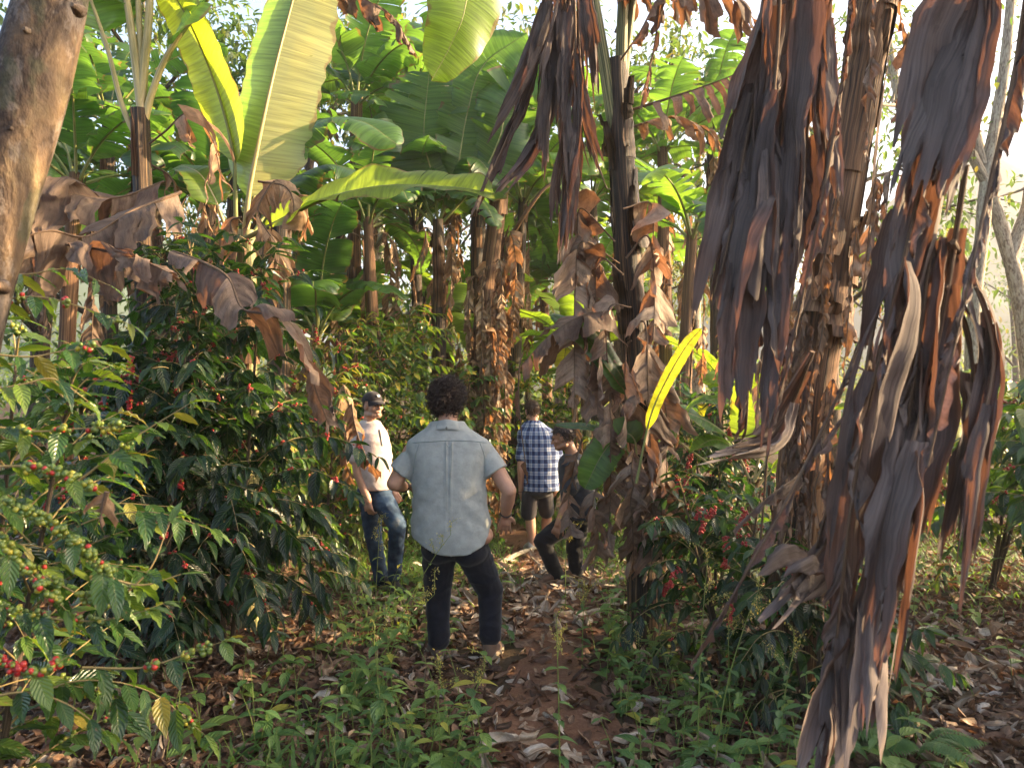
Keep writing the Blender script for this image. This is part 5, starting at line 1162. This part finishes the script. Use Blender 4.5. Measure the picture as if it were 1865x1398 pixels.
def cap_mesh(mb, p0, r0, p1, r1, sides=18, k=7, flat=1., flat_dir=None):
    """a tapered limb with round ends, optionally flattened along flat_dir"""
    p0 = np.asarray(p0, float); p1 = np.asarray(p1, float); d = p1-p0; L = max(np.linalg.norm(d), 1e-6); d = d/L
    a = np.linspace(np.pi, np.pi/2, k); b = np.linspace(np.pi/2, 0, k)
    t = np.r_[np.cos(a)*r0, L+np.cos(b)*r1]; rr = np.r_[np.sin(a)*r0, np.sin(b)*r1]; rr[0] = rr[-1] = 1e-4
    ref = np.array([0, 1., 0]) if abs(d[1]) < .8 else np.array([1., 0, 0])
    if flat_dir is not None: ref = np.asarray(flat_dir, float)
    N = norm(ref-d*(ref@d)); B = np.cross(d, N); th = np.linspace(0, 2*np.pi, sides, endpoint=False)
    V = p0+t[:, None, None]*d+rr[:, None, None]*(np.cos(th)[None, :, None]*N*flat+np.sin(th)[None, :, None]*B)
    n0 = mb.n; mb.add(V, gridf(len(t), sides, 0, True))
    mb.add(np.zeros((0, 3)), np.zeros((0, 4), int))
ICO3 = ico(3)
def ell_mesh(mb, c, radii, R=None):
    V = ICO3[0]/[1, 1.12, 1]*np.asarray(radii); V = V if R is None else V@np.asarray(R).T
    mb.add(V+np.asarray(c), ICO3[1])
def loft(mb, rings, cap=True):
    rings = np.asarray(rings); n, k = rings.shape[:2]; mb.add(rings, gridf(n, k, 0, True))
    for i, rev in ((0, False), (n-1, True)):
        c = rings[i].mean(0); F = [[0, 1+(j+1) % k, 1+j] if not rev else [0, 1+j, 1+(j+1) % k] for j in range(k)]
        mb.add(np.vstack([c, rings[i]]), F)
def fuse(mb, voxel, smooth=4, fac=.5):
    """one continuous surface out of overlapping closed shapes: vertices and faces"""
    me = mb.mesh('tmp'); o = bpy.data.objects.new('tmp', me); COL.objects.link(o)
    m = o.modifiers.new('r', 'REMESH'); m.mode = 'VOXEL'; m.voxel_size = voxel; m.adaptivity = 0
    s = o.modifiers.new('s', 'SMOOTH'); s.iterations = smooth; s.factor = fac
    dg = bpy.context.evaluated_depsgraph_get(); ev = o.evaluated_get(dg); e = ev.to_mesh()
    V = np.empty(len(e.vertices)*3, np.float32); e.vertices.foreach_get('co', V); V = V.reshape(-1, 3).astype(float)
    N = np.empty(len(e.vertices)*3, np.float32); e.vertex_normals.foreach_get('vector', N)
    Fq = np.array([list(p.vertices) for p in e.polygons if len(p.vertices) == 4], int).reshape(-1, 4)
    Ft = np.array([list(p.vertices) for p in e.polygons if len(p.vertices) == 3], int).reshape(-1, 3)
    ev.to_mesh_clear(); bpy.data.objects.remove(o); bpy.data.meshes.remove(me)
    return V, Fq, Ft, N.reshape(-1, 3).astype(float)
def solid(name, mat, parent, mb, voxel, smooth=4, tone=0., uv=None, disp=None):
    V, Fq, Ft, N = fuse(mb, voxel, smooth)
    if disp is not None: V = V+N*disp(V)[:, None]
    out = MB(); t = tone(V) if callable(tone) else tone; u = uv(V) if uv else V
    out.add(V, Fq, u, t)
    if len(Ft): out.T.append(Ft)
    o = out.build(name, M[mat], parent)
    return o, (V, Fq)
def wrinkle(amp, f=18, stretch=(1, 1, 2.2), seed=1):
    def fn(V):
        P = V*np.asarray(stretch); n1 = sn(P, f, seed); n2 = sn(P, f*2.1, seed+5)
        return amp*(np.clip(1-np.abs(n1)*2.2, 0, 1)*.8+.35*n2)
    return fn
def hand(mb, wrist, d, back, k=1.0, curl=.5, spread=.12, thumb=1, s=.0):
    """palm, four unequal bent fingers and a thumb; d points from the wrist to the fingertips, back is the back of the hand"""
    d = norm(np.asarray(d, float)); back = np.asarray(back, float); back = norm(back-d*(back@d)); side = np.cross(d, back)*thumb
    w = np.asarray(wrist, float); cap_mesh(mb, w, .026*k, w+d*.05*k, .034*k, flat=.62, flat_dir=back); 
    for j, (o, ln) in enumerate(((-1.5, .062), (-.5, .074), (.5, .080), (1.5, .070))):
        p = w+d*.070*k+side*o*.0185*k; cap_mesh(mb, w+d*.03*k+side*o*.012*k, .013*k, p, .0125*k)
        dd = norm(d+side*o*spread); q = p
        for m, f in enumerate((.45, .32, .23)):
            a = curl*(.55+.8*m); v = norm(dd*math.cos(a)-back*math.sin(a)); q2 = q+v*ln*f*k*1.15; cap_mesh(mb, q, (.0098-.0008*m)*k, q2, (.0092-.0009*m)*k, 12, 5); q = q2
    p = w+d*.02*k+side*.026*k; q = p+norm(d*.7+side*.75-back*.25)*.042*k; cap_mesh(mb, p, .0145*k, q, .011*k, 12, 5); cap_mesh(mb, q, .0108*k, q+norm(d*.95+side*.3-back*.3)*.032*k, .0088*k, 12, 5)
def head(mb, c, yaw, pitch=0., k=1.0, roll=0.):
    """skull, jaw, nose, brow, lips, ears; yaw 0 looks away from the camera (+Y), positive turns to the right of the picture"""
    R = np.array((Matrix.Rotation(-yaw, 3, 'Z') @ Matrix.Rotation(pitch, 3, 'X') @ Matrix.Rotation(roll, 3, 'Y'))); c = np.asarray(c, float)
    W = lambda x, y, z: c+R@(np.array([x, y, z])*k)
    ell_mesh(mb, W(0, -.012, .03), np.array([.074, .094, .088])*k, R); ell_mesh(mb, W(0, .02, -.03), np.array([.060, .072, .088])*k, R)
    cap_mesh(mb, W(-.02, .055, -.088), .026*k, W(.02, .055, -.088), .026*k); ell_mesh(mb, W(0, .078, -.085), np.array([.021, .018, .018])*k, R)
    cap_mesh(mb, W(-.035, .073, .024), .017*k, W(.035, .073, .024), .017*k); cap_mesh(mb, W(0, .085, .015), .009*k, W(0, .108, -.028), .013*k)
    for s in (-1, 1):
        ell_mesh(mb, W(s*.012, .097, -.032), np.array([.009, .011, .008])*k, R); ell_mesh(mb, W(s*.043, .062, -.022), np.array([.022, .022, .022])*k, R)
        ell_mesh(mb, W(s*.077, -.004, -.01), np.array([.010, .020, .032])*k, R@np.array(Matrix.Rotation(.25*s, 3, 'Z'))); cap_mesh(mb, W(s*.05, -.02, -.07), .025*k, W(s*.04, .045, -.085), .022*k)
    cap_mesh(mb, W(-.02, .086, -.058), .0085*k, W(.02, .086, -.058), .0085*k)
    return W, R
def face(body, W, R, k=1., brow='hair_dark'):
    for s in (-1, 1):
        m = MB(); ell_mesh(m, W(s*.031, .0855, .001), np.array([.0125, .006, .0065])*k, R); m.build('eye', M['eye'], body)
        m = MB(); m.tube(catmull([W(s*.013, .0935, .018), W(s*.032, .0945, .024), W(s*.052, .080, .016)], 8), np.array([.004, .005, .005, .005, .005, .004, .003, .002])*k, 6); m.build('eyebrow', M[brow], body)
    m = MB(); m.tube(catmull([W(-.024, .086, -.060), W(0, .0955, -.058), W(.025, .086, -.059)], 9), np.array([.002, .004, .005, .005, .0048, .005, .005, .004, .002])*k, 6); m.build('mouth', M['lip'], body)
def short_hair(body, W, R, k, mat, rng, n=900, ln=.022, front=.055, low=-.05, curl=.0, thick=.0022, name='hair'):
    """a scalp shell with short locks"""
    mb = MB(); V = ICO3[0]/[1, 1.12, 1]; loc = V*np.array([.081, .102, .096])+np.array([0, -.012, .03])
    hl = np.where(loc[:, 1] > 0, .035+.45*np.clip(loc[:, 1]-.03, 0, 1), low+1.2*np.clip(loc[:, 1]+.03, 0, .06))
    F = ICO3[1]; ok = (loc[F][:, :, 2] > hl[F]).all(1); Wd = np.array([W(*q) for q in loc]); mb.add(Wd, F[ok], loc*10, .5)
    idx = np.nonzero(loc[:, 2] > hl+.0)[0]; pick = idx[rng.integers(0, len(idx), n)]
    for i in pick:
        q = loc[i]+rng.normal(0, .004, 3); nrm = norm((q-np.array([0, -.012, .03]))/np.array([.081, .102, .096])**2)
        t = norm(nrm*.8+np.array([rng.normal(0, .35), rng.normal(-.1, .35), -.5+rng.normal(0, .3)])); L = ln*rng.uniform(.6, 1.4)
        if curl:
            e1 = norm(np.cross(nrm, rng.normal(0, 1, 3))); e2 = np.cross(nrm, e1); s = np.linspace(0, 1, 9)[:, None]; rr = curl*rng.uniform(.6, 1.3); w = rng.uniform(5, 10); ph = rng.uniform(0, 6)
            pts = q+nrm*s*L+e1*rr*(np.cos(w*s+ph)-math.cos(ph))+e2*rr*(np.sin(w*s+ph)-math.sin(ph))
        else: pts = np.array([q, q+t*L*.5, q+t*L-[0, 0, L*.15]])
        mb.tube(np.array([W(*p) for p in pts]), np.linspace(thick, thick*.4, len(pts))*k, 4, .5, cap=False, seed=int(rng.integers(99)))
    return mb.build(name, M[mat], body)
def shoe(parent, heel, toe, up=0., k=1., mat='suede', sole='sole', z0=None):
    heel = np.array(heel, float); toe = np.array(toe, float); d = norm(toe-heel); L = np.linalg.norm(toe-heel)
    m = MB(); cap_mesh(m, heel+[0, 0, .035], .036*k, heel+d*L*.95+[0, 0, .022], .030*k); cap_mesh(m, heel+[0, 0, .03], .034*k, heel+d*L*.12+[0, 0, .085], .042*k); cap_mesh(m, heel+d*L*.15+[0, 0, .07], .045*k, heel+d*L*.7+[0, 0, .035], .040*k)
    o, _ = solid('shoe', mat, parent, m, .007, 3)
    s = MB(); n = 24; th = np.linspace(0, 2*np.pi, n, endpoint=False); side = norm(np.cross(d, [0, 0, 1.])); up_ = np.cross(side, d)
    c = (heel+toe)/2; ring = lambda g, z: c+np.cos(th)[:, None]*d*(L/2+.042)*g+np.sin(th)[:, None]*side*(.044+.008*np.cos(th)[:, None])*g*k+up_*z
    loft(s, [ring(.96, -.012), ring(1., -.006), ring(1., .018), ring(.97, .024)]); s.build('sole', M[sole], o)
    return o

# ---- the curly haired man in the grey green shirt, seen from behind
D1 = 4.7; P = lambda x, y, dd=0.: at(x, y, D1+dd); r = np.random.default_rng(700)
ft = P(838, 1185); ft[2] = zg(ft[0], D1)
man = thing('person', 'curly haired person seen from behind in a grey green shirt and dark jeans', 'person', ft)
m = MB(); W, R = head(m, P(815, 733, .03), .12, -.12, 1.02)
cap_mesh(m, P(815, 752, .0), .058, P(817, 792, -.02), .066); cap_mesh(m, P(800, 790, 0), .055, P(768, 812, 0), .06); cap_mesh(m, P(834, 790, 0), .055, P(872, 812, 0), .06)
ell_mesh(m, P(818, 850), (.185, .115, .20)); ell_mesh(m, P(820, 935), (.20, .125, .18)); ell_mesh(m, P(827, 985, .0), (.205, .135, .11)); ell_mesh(m, P(877, 974, -.01), (.075, .115, .06))
eR, wR = P(927, 893, -.07), P(921, 937, .07); cap_mesh(m, P(884, 822), .062, eR, .047); cap_mesh(m, eR, .046, eR*.55+wR*.45, .046); cap_mesh(m, eR*.55+wR*.45, .045, wR, .030); hand(m, wR, wR-eR+np.array([-.01, 0, -.16]), (.15, -1, .25), 1.05, .18, .16, -1)
eL, wL = P(718, 880, -.04), P(737, 886, .18); cap_mesh(m, P(752, 822), .062, eL, .048); cap_mesh(m, eL, .048, eL*.5+wL*.5, .046); cap_mesh(m, eL*.5+wL*.5, .045, wL, .030); hand(m, wL, norm(np.array([.55, .75, -.12])), (-.3, .3, 1.), 1.0, .75, .08, 1)
body, _ = solid('body', 'skin', man, m, .0052, 3)
# curls
hb = short_hair(body, W, R, 1., 'hair_dark', r, 1700, .042, curl=.011, thick=.0036, low=-.085)
# trousers
m = MB(); ell_mesh(m, P(826, 994), (.205, .142, .085)); ell_mesh(m, P(856, 1004, -.03), (.115, .13, .09)); ell_mesh(m, P(800, 1000, -.03), (.115, .13, .09))
for hip, kn, an in ((P(800, 1003), P(797, 1085, .07), P(799, 1158, -.01)), (P(860, 1003), P(893, 1078, .08), P(893, 1150, -.01))):
    cap_mesh(m, hip, .112, kn, .082); cap_mesh(m, kn, .080, an, .066); cap_mesh(m, an+[0, 0, .03], .066, an+[0, 0, -.022], .070)
solid('jeans', 'navy', man, m, .008, 4, disp=wrinkle(.006, 16, (1, 1, 2), 3))
# shirt
th = np.linspace(0, 2*np.pi, 72, endpoint=False)
ys = np.array([767, 778, 790, 802, 818, 840, 870, 905, 940, 968, 985, 1002.]); hw = np.array([31, 38, 56, 74, 79, 73, 68, 67, 71, 74, 74, 71.]); cx = np.array([815, 815, 815, 817, 818, 818, 818, 819, 821, 823, 825, 826.]); dp = np.array([.075, .085, .10, .115, .13, .148, .155, .158, .165, .17, .172, .165])
hem = lambda a: np.interp(np.degrees(a) % 360, [0, 35, 60, 85, 110, 150, 180, 215, 250, 268, 290, 320, 345, 360], [949, 962, 985, 990, 985, 962, 962, 978, 999, 1003, 1001, 985, 958, 949])
rings = []
for q in np.linspace(0, 1, 46):
    Y = 767+(hem(th)-767)*q; hwi = np.interp(Y, ys, hw)*D1/F_PX; cxi = np.interp(Y, ys, cx); di = np.interp(Y, ys, dp)
    ex = .86; cth = np.sign(np.cos(th))*np.abs(np.cos(th))**ex; sth = np.sign(np.sin(th))*np.abs(np.sin(th))**ex
    rings.append(np.stack([(cxi-CX)/F_PX*D1+cth*hwi, D1+sth*di-.01, 1.65-(Y-CY)/F_PX*D1], -1))
m = MB(); loft(m, rings)
for s0, s1, r0, r1 in ((P(762, 822, 0), P(729, 862, -.02), .076, .084), (P(877, 820, 0), P(903, 861, -.035), .076, .086)):
    d_ = norm(s1-s0); ref = norm(np.cross(d_, [0, 1., 0])); b2 = np.cross(d_, ref); t2 = np.linspace(0, 2*np.pi, 36, endpoint=False)
    loft(m, [s0+(s1-s0)*q+(r0+(r1-r0)*q)*(np.cos(t2)[:, None]*ref+np.sin(t2)[:, None]*b2*.95) for q in np.linspace(-.15, 1.0, 16)])
def shirt_disp(V):
    p = V.copy(); X = (p[:, 0]-(819-CX)/F_PX*D1); Z = p[:, 2]; yy = CY+(1.65-Z)*F_PX/D1
    f = .0105*np.clip(1-np.abs(sn(p*[1, 1, 2.2], 10, 31))*3.4, 0, 1)*np.clip(.5+sn(p, 5, 90), 0, 1)+.0048*np.clip(1-np.abs(sn(p*[.8, 1, 2.6], 22, 77))*3.4, 0, 1)*np.clip(.3+sn(p, 7, 91), 0, 1)+.0016*sn(p*[1, 1, 1.5], 26, 5)
    low = np.clip((yy-840)/60, 0, 1)
    f = f*(.3+.7*low)
    side = np.sin((Z*1.0+np.abs(X)*1.1)*48+2.6*sn(p, 6, 8))*.0034*np.clip((np.abs(X)-.05)/.12, 0, 1)*np.clip((yy-850)/40, 0, 1)*np.clip((985-yy)/30, 0, 1)
    back = p[:, 1] < D1-.03
    pleat = back*(yy > 802)*(yy < 960)*np.clip(1-(yy-802)/170, .2, 1)*.006*(np.exp(-((X+.012)/.007)**2)+np.exp(-((X-.020)/.007)**2)-.6*np.exp(-((X-.004)/.006)**2))
    return f+side+pleat
sh, (SV, SQ) = solid('shirt', 'shirt_grey', man, m, .0065, 3, disp=shirt_disp)
bv = BVHTree.FromPolygons([tuple(v) for v in SV], [tuple(q) for q in SQ])
def on_shirt(px, py):
    o = Vector(CAM); h = bv.ray_cast(o, (Vector(at(px, py, 4.7))-o).normalized()); return np.array(h[0])+np.array(h[1])*.0015 if h[0] else None
def seam(pts, rr=.0022, name='seam'):
    q = [on_shirt(x, y) for x, y in catmull([(x, y, 0) for x, y in pts], 26)[:, :2]]; q = [v for v in q if v is not None]
    if len(q) > 3: mm = MB(); mm.tube(catmull(q, 40), rr, 5, .5); mm.build(name, M['seam'], sh)
seam([(752, 806), (785, 804), (819, 802), (855, 803), (886, 806)]); seam([(764, 808), (757, 830), (753, 862)]); seam([(874, 806), (882, 830), (884, 860)])
seam([(812, 803), (812, 850), (813, 930)], .0016); seam([(823, 803), (822, 840), (819, 900)], .0016); seam([(812, 808), (818, 815), (824, 808)], .0016)
seam([(716, 852), (730, 866), (750, 868)], .0018); seam([(880, 868), (903, 864), (919, 850)], .0018)
# collar
cm = MB(); ca = np.linspace(-.4, math.pi+.4, 40); top_, bot_ = [], []
nk = P(816, 769, -.005)
inner = [nk+np.array([math.cos(a)*.076, -math.sin(a)*.078, .022-.016*abs(math.cos(a))]) for a in ca]
outer = [nk+np.array([math.cos(a)*.128, -math.sin(a)*.108, -.030-.030*abs(math.cos(a))**2]) for a in ca]
G2 = np.array([[i_*(1-q)+o_*q+np.array([0, 0, .018*math.sin(math.pi*min(1, q*1.3))]) for q in np.linspace(0, 1, 7)] for i_, o_ in zip(inner, outer)])
cm.add(G2, gridf(40, 7)); G3 = G2-np.array([0, 0, .006]); cm.add(G3, gridf(40, 7)[:, ::-1]); cm.build('collar', M['shirt_grey'], sh)
cm = MB(); cm.tube([nk+[0, -.110, -.022], nk+[.004, -.112, -.030], nk+[0, -.112, -.038], nk+[-.004, -.112, -.030], nk+[0, -.110, -.022]], .0018, 5); cm.build('locker_loop', M['strap'], sh)
m = MB(); t2 = np.linspace(0, 2*np.pi, 25); ax = norm(wR-eR); e1 = norm(np.cross(ax, [0, 1., 0])); e2 = np.cross(ax, e1); m.tube([wR-ax*.015+.034*(math.cos(a)*e1+math.sin(a)*e2) for a in t2], .006, 6, cap=False); m.build('watch', M['strap'], man)
m = MB(); ax = norm(wL-eL); e1 = norm(np.cross(ax, [0, 0, 1.])); e2 = np.cross(ax, e1); m.tube([wL-ax*.015+.034*(math.cos(a)*e1+math.sin(a)*e2) for a in t2], .006, 6, cap=False); m.build('bracelet', M['strap'], man)
zf = lambda p, h=.0: np.array([p[0], p[1], float(zg(p[0], p[1]))+.014+h])
shoe(man, zf(P(801, 1180, -.03)), zf(P(784, 1180, .15)), k=1.08); shoe(man, zf(P(890, 1180, -.04), .012), zf(P(908, 1180, .13)), k=1.08)

# ---- the man in the cap, turned toward the path
D2 = 6.6; P = lambda x, y, dd=0.: at(x, y, D2+dd); r = np.random.default_rng(701)
ft = P(705, 1030); ft[2] = zg(ft[0], D2)
man = thing('person', 'person in a black cap, pale pink polo shirt and faded blue jeans, one knee raised', 'person', ft)
m = MB(); W, R = head(m, P(679, 739), 2.35, .05, .98); yaw2 = 2.35
beard2 = lambda V: .38*np.clip((W(0, 0, -.030)[2]-V[:, 2])/.02, 0, 1)*(V[:, 2] > W(0, 0, -.125)[2])*np.clip((((V-W(0, 0, 0))@R)[:, 1]-.0)/.03, 0, 1)
cap_mesh(m, P(674, 752, .02), .054, P(672, 785, .02), .062)
ell_mesh(m, P(676, 830), (.155, .115, .17)); ell_mesh(m, P(682, 885), (.14, .11, .10))
e_, w_2 = P(652, 862, -.10), P(671, 912, -.16); cap_mesh(m, P(648, 798, -.02), .056, e_, .046); cap_mesh(m, e_, .044, w_2, .032); hand(m, w_2, (.15, -.1, -1.), (-.5, -.8, 0), 1.05, .9, .03, 1)
e3, w3 = P(706, 850, .12), P(712, 890, .02); cap_mesh(m, P(698, 798, .06), .054, e3, .044); cap_mesh(m, e3, .042, w3, .03); hand(m, w3, (.5, -.3, -.6), (0, -.8, .4), 1., .6, .05, 1)
body, _ = solid('body', 'skin', man, m, .0055, 3, tone=beard2); face(body, W, R, .98)
short_hair(body, W, R, .98, 'hair_dark', r, 250, .012)
m = MB(); ell_mesh(m, P(683, 893), (.165, .125, .075))
for a_, b_, c_ in ((P(692, 903, -.04), P(724, 955, -.22), P(718, 1048, -.10)), (P(674, 905, .05), P(680, 975, .03), P(694, 1055, .08))):
    cap_mesh(m, a_, .105, b_, .078); cap_mesh(m, b_, .076, c_, .06)
kx = P(722, 952, -.28); thg = P(700, 915, -.14)
solid('jeans', 'jeans', man, m, .009, 3, tone=lambda V: .28+.45*np.exp(-((np.linalg.norm(V-kx, axis=1))/.07)**2)+.35*np.exp(-((np.linalg.norm(V-thg, axis=1))/.08)**2), disp=wrinkle(.006, 18, (1, 1, 2), 6))
m = MB(); rg = []
for y, h, dpt, xx in ((768, 24, .065, 673), (778, 31, .08, 674), (788, 40, .11, 675), (803, 43, .125, 676), (835, 42, .135, 679), (865, 40, .135, 682), (880, 40, .135, 684), (890, 39, .13, 685)):
    rg.append(np.stack([(xx-CX)/F_PX*D2+np.cos(th)*h*D2/F_PX*.78, D2+np.sin(th)*dpt*1.15, np.full(72, 1.65-(y-CY)/F_PX*D2)], -1))
loft(m, rg); cap_mesh(m, P(651, 799, -.02), .062, P(648, 834, -.07), .066); cap_mesh(m, P(697, 799, .05), .06, P(702, 830, .10), .062)
sh2, _ = solid('polo_shirt', 'shirt_pink', man, m, .009, 3, disp=wrinkle(.006, 15, (1, 1, 1.8), 9))
m = MB(); nk = P(673, 772, .01); q = [[nk+np.array([math.cos(a)*rr, math.sin(a)*rr, z]) for rr, z in ((.066, .03), (.078, .034), (.098, -.012))] for a in np.linspace(-.9, 4.6, 36)]; m.add(np.array(q), gridf(36, 3)); m.add(np.array(q)-[0, 0, .005], gridf(36, 3)[:, ::-1]); m.build('collar', M['shirt_pink'], sh2)
m = MB(); m.add([P(688, 782, -.20), P(692, 782, -.20), P(697, 812, -.195), P(694, 812, -.195)], [[0, 1, 2, 3]]); m.build('placket', M['seam'], sh2)
# cap with its peak
m = MB(); dome = ICO3[0]/[1, 1.12, 1]; lc = dome*np.array([.088, .108, .092])+[0, -.008, .044]; F = ICO3[1]; ok = (lc[F][:, :, 2] > .040).all(1); m.add(np.array([W(*p) for p in lc]), F[ok])
a = np.linspace(-1.15, 1.15, 22); pk = []
for t_ in np.linspace(0, 1, 7): pk.append([W(math.sin(x)*(.084+.006*t_), -.008+math.cos(x)*(.100+.075*t_*math.cos(x*.9)), .046-.030*t_**1.5-.018*(math.sin(x)**2)*t_) for x in a])
pk = np.array(pk); m.add(pk, gridf(7, 22)); m.add(pk-[0, 0, .006], gridf(7, 22)[:, ::-1]); cp = m.build('cap', M['cap'], man)
m = MB(); 
for dx in (-.012, 0, .012): m.tube([W(dx*.5, .0985, .078), W(dx*1.1, .094, .092-.15*abs(dx)), W(dx*1.0, .087, .103-.3*abs(dx))], [.002, .0042, .0012], 6)
m.tube([W(-.012, .099, .079), W(.012, .099, .079)], .0016, 5); m.build('emblem', M['white'], cp)
shoe(man, zf(P(716, 1060, -.10)), zf(P(736, 1060, -.22)), mat='black'); shoe(man, zf(P(694, 1060, .08)), zf(P(715, 1060, 0)), mat='black')

# ---- the man in the plaid shirt, walking ahead
D3 = 8.6; P = lambda x, y, dd=0.: at(x, y, D3+dd); r = np.random.default_rng(702)
ft = P(975, 1000); ft[2] = zg(ft[0], D3)
man = thing('person', 'person walking away in a blue and white plaid shirt and dark shorts', 'person', ft)
m = MB(); W, R = head(m, P(969, 748), -.35, -.08, 1.0)
cap_mesh(m, P(970, 757), .056, P(972, 780, -.01), .064); ell_mesh(m, P(978, 825), (.18, .12, .22)); ell_mesh(m, P(978, 880), (.15, .12, .10))
e_, w_2 = P(949, 854, -.04), P(949, 897, .05); cap_mesh(m, P(953, 800), .055, e_, .046); cap_mesh(m, e_, .045, w_2, .031); hand(m, w_2, (.12, .1, -1.), (-.9, -.4, 0), 1.05, .5, .05, -1)
e_, w_3 = P(1020, 850, .1), P(1014, 885, .25); cap_mesh(m, P(1004, 800), .058, e_, .046); cap_mesh(m, e_, .045, w_3, .031); hand(m, w_3, (0, .4, -1.), (.9, -.3, 0), 1., .5)
for a_, b_, c_ in ((P(966, 905), P(966, 945, .03), P(969, 990, 0)), (P(994, 905, .1), P(996, 943, .22), P(992, 985, .25))):
    cap_mesh(m, a_, .09, b_, .058); cap_mesh(m, b_, .062, (b_*2+c_)/3, .060); cap_mesh(m, (b_*2+c_)/3, .058, c_, .038)
body, _ = solid('body', 'skin', man, m, .006, 3, tone=lambda V: .85*np.clip((W(0, 0, -.045)[2]-V[:, 2])/.02, 0, 1)*(V[:, 2] > W(0, 0, -.14)[2])*np.clip((((V-W(0, 0, 0))@R)[:, 1]-.0)/.03, 0, 1))
short_hair(body, W, R, 1., 'hair_brown', r, 700, .018, low=-.07)
m = MB(); ell_mesh(m, P(978, 895), (.17, .135, .08))
for a_, b_ in ((P(966, 903), P(963, 934, .02)), (P(992, 903, .06), P(995, 930, .15))): cap_mesh(m, a_, .105, b_, .092)
solid('shorts', 'shorts', man, m, .009, 2)
m = MB(); rg = []
for y, h, dpt, xx in ((768, 15, .07, 971), (776, 23, .09, 973), (786, 35, .12, 977), (800, 39, .135, 980), (830, 35, .14, 984), (862, 32, .14, 986), (880, 32, .14, 986), (893, 33, .14, 986)):
    rg.append(np.stack([(xx-CX)/F_PX*D3+np.cos(th)*h*D3/F_PX, D3+np.sin(th)*dpt, np.full(72, 1.65-(y-CY)/F_PX*D3)], -1))
loft(m, rg); cap_mesh(m, P(953, 802), .064, P(950, 832, -.02), .072); cap_mesh(m, P(1006, 802), .072, P(1014, 830, .05), .078)
def plaid_uv(V):
    c = P(978, 830); a = np.arctan2(V[:, 0]-c[0], -(V[:, 1]-c[1])); return np.stack([a*.19, V[:, 2], 0*a], -1)
sh3, _ = solid('plaid_shirt', 'plaid', man, m, .009, 3, uv=plaid_uv, disp=wrinkle(.007, 14, (1, 1, 1.6), 12))
m = MB(); nk = P(971, 770); q = [[nk+np.array([math.cos(a)*rr, math.sin(a)*rr, z]) for rr, z in ((.066, .028), (.076, .032), (.098, -.012))] for a in np.linspace(-4.2, 1.1, 36)]; q = np.array(q); u = plaid_uv(q.reshape(-1, 3)); m.add(q, gridf(36, 3), u); m.add(q-[0, 0, .005], gridf(36, 3)[:, ::-1], u); m.build('collar', M['plaid'], sh3)
shoe(man, zf(P(968, 1000, -.02)), zf(P(958, 1000, .18)), mat='shoe_pale', sole='shoe_pale'); shoe(man, zf(P(992, 1000, .22)), zf(P(990, 1000, .42)), mat='shoe_pale', sole='shoe_pale')
m = MB(); m.tube([w_2+[math.cos(a)*.034, math.sin(a)*.034, .015] for a in t2], .005, 6, cap=False); m.build('bracelet', M['strap'], man)

# ---- the man in dark clothes stepping to the path behind the dry skirt
D4 = 6.85; P = lambda x, y, dd=0.: at(x, y, D4+dd); r = np.random.default_rng(703)
ft = P(1030, 1060); ft[2] = zg(ft[0], D4)
man = thing('person', 'dark haired person in charcoal T-shirt and black trousers, head bowed, mid-step', 'person', ft)
m = MB(); W, R = head(m, P(1024, 797), -1.35, -.25, .98)
cap_mesh(m, P(1034, 808), .054, P(1044, 832), .06); ell_mesh(m, P(1048, 870), (.15, .16, .17)); ell_mesh(m, P(1052, 925), (.145, .15, .13))
e_, w_2 = P(1032, 912, -.16), P(1016, 955, -.2); cap_mesh(m, P(1046, 848, -.14), .055, e_, .046); cap_mesh(m, e_, .044, w_2, .031); hand(m, w_2, (-.3, -.05, -1.), (-.2, -1, 0), 1.05, .8, .04, -1)
e3, w3 = P(1060, 910, .18), P(1040, 945, .2); cap_mesh(m, P(1055, 848, .14), .055, e3, .046); cap_mesh(m, e3, .044, w3, .031); hand(m, w3, (-.3, 0, -1.), (0, 1, 0), 1., .8)
body, _ = solid('body', 'skin_tan', man, m, .0055, 3, tone=lambda V: .25*np.clip((W(0, 0, -.04)[2]-V[:, 2])/.02, 0, 1)*(V[:, 2] > W(0, 0, -.125)[2])*np.clip((((V-W(0, 0, 0))@R)[:, 1]-.0)/.03, 0, 1)); face(body, W, R, .96)
short_hair(body, W, R, .96, 'hair_dark', r, 700, .022)
m = MB(); ell_mesh(m, P(1050, 935), (.155, .155, .09))
for a_, b_, c_ in ((P(1042, 945, -.07), P(988, 985, -.14), P(1015, 1048, -.12)), (P(1056, 948, .06), P(1046, 998, .05), P(1050, 1048, .08))):
    cap_mesh(m, a_, .102, b_, .08); cap_mesh(m, b_, .076, c_, .062)
solid('trousers', 'black', man, m, .009, 3, disp=wrinkle(.006, 18, (1, 1, 2), 16))
m = MB(); rg = []
for y, h, dpt, xx in ((826, 15, .085, 1042), (834, 25, .13, 1044), (845, 32, .17, 1048), (870, 32, .18, 1050), (905, 31, .175, 1053), (930, 32, .175, 1054), (942, 32, .17, 1054)):
    rg.append(np.stack([(xx-CX)/F_PX*D4+np.cos(th)*h*D4/F_PX, D4+np.sin(th)*dpt, np.full(72, 1.65-(y-CY)/F_PX*D4)], -1))
loft(m, rg); cap_mesh(m, P(1046, 850, -.13), .07, P(1040, 888, -.16), .072); cap_mesh(m, P(1056, 850, .13), .07, P(1060, 888, .17), .072)
solid('t_shirt', 'charcoal', man, m, .009, 3, disp=wrinkle(.007, 14, (1, 1, 1.6), 19))
shoe(man, zf(P(1015, 1062, -.12)), zf(P(985, 1062, -.16)), mat='suede'); shoe(man, zf(P(1052, 1062, .08)), zf(P(1022, 1062, .06)), mat='suede')
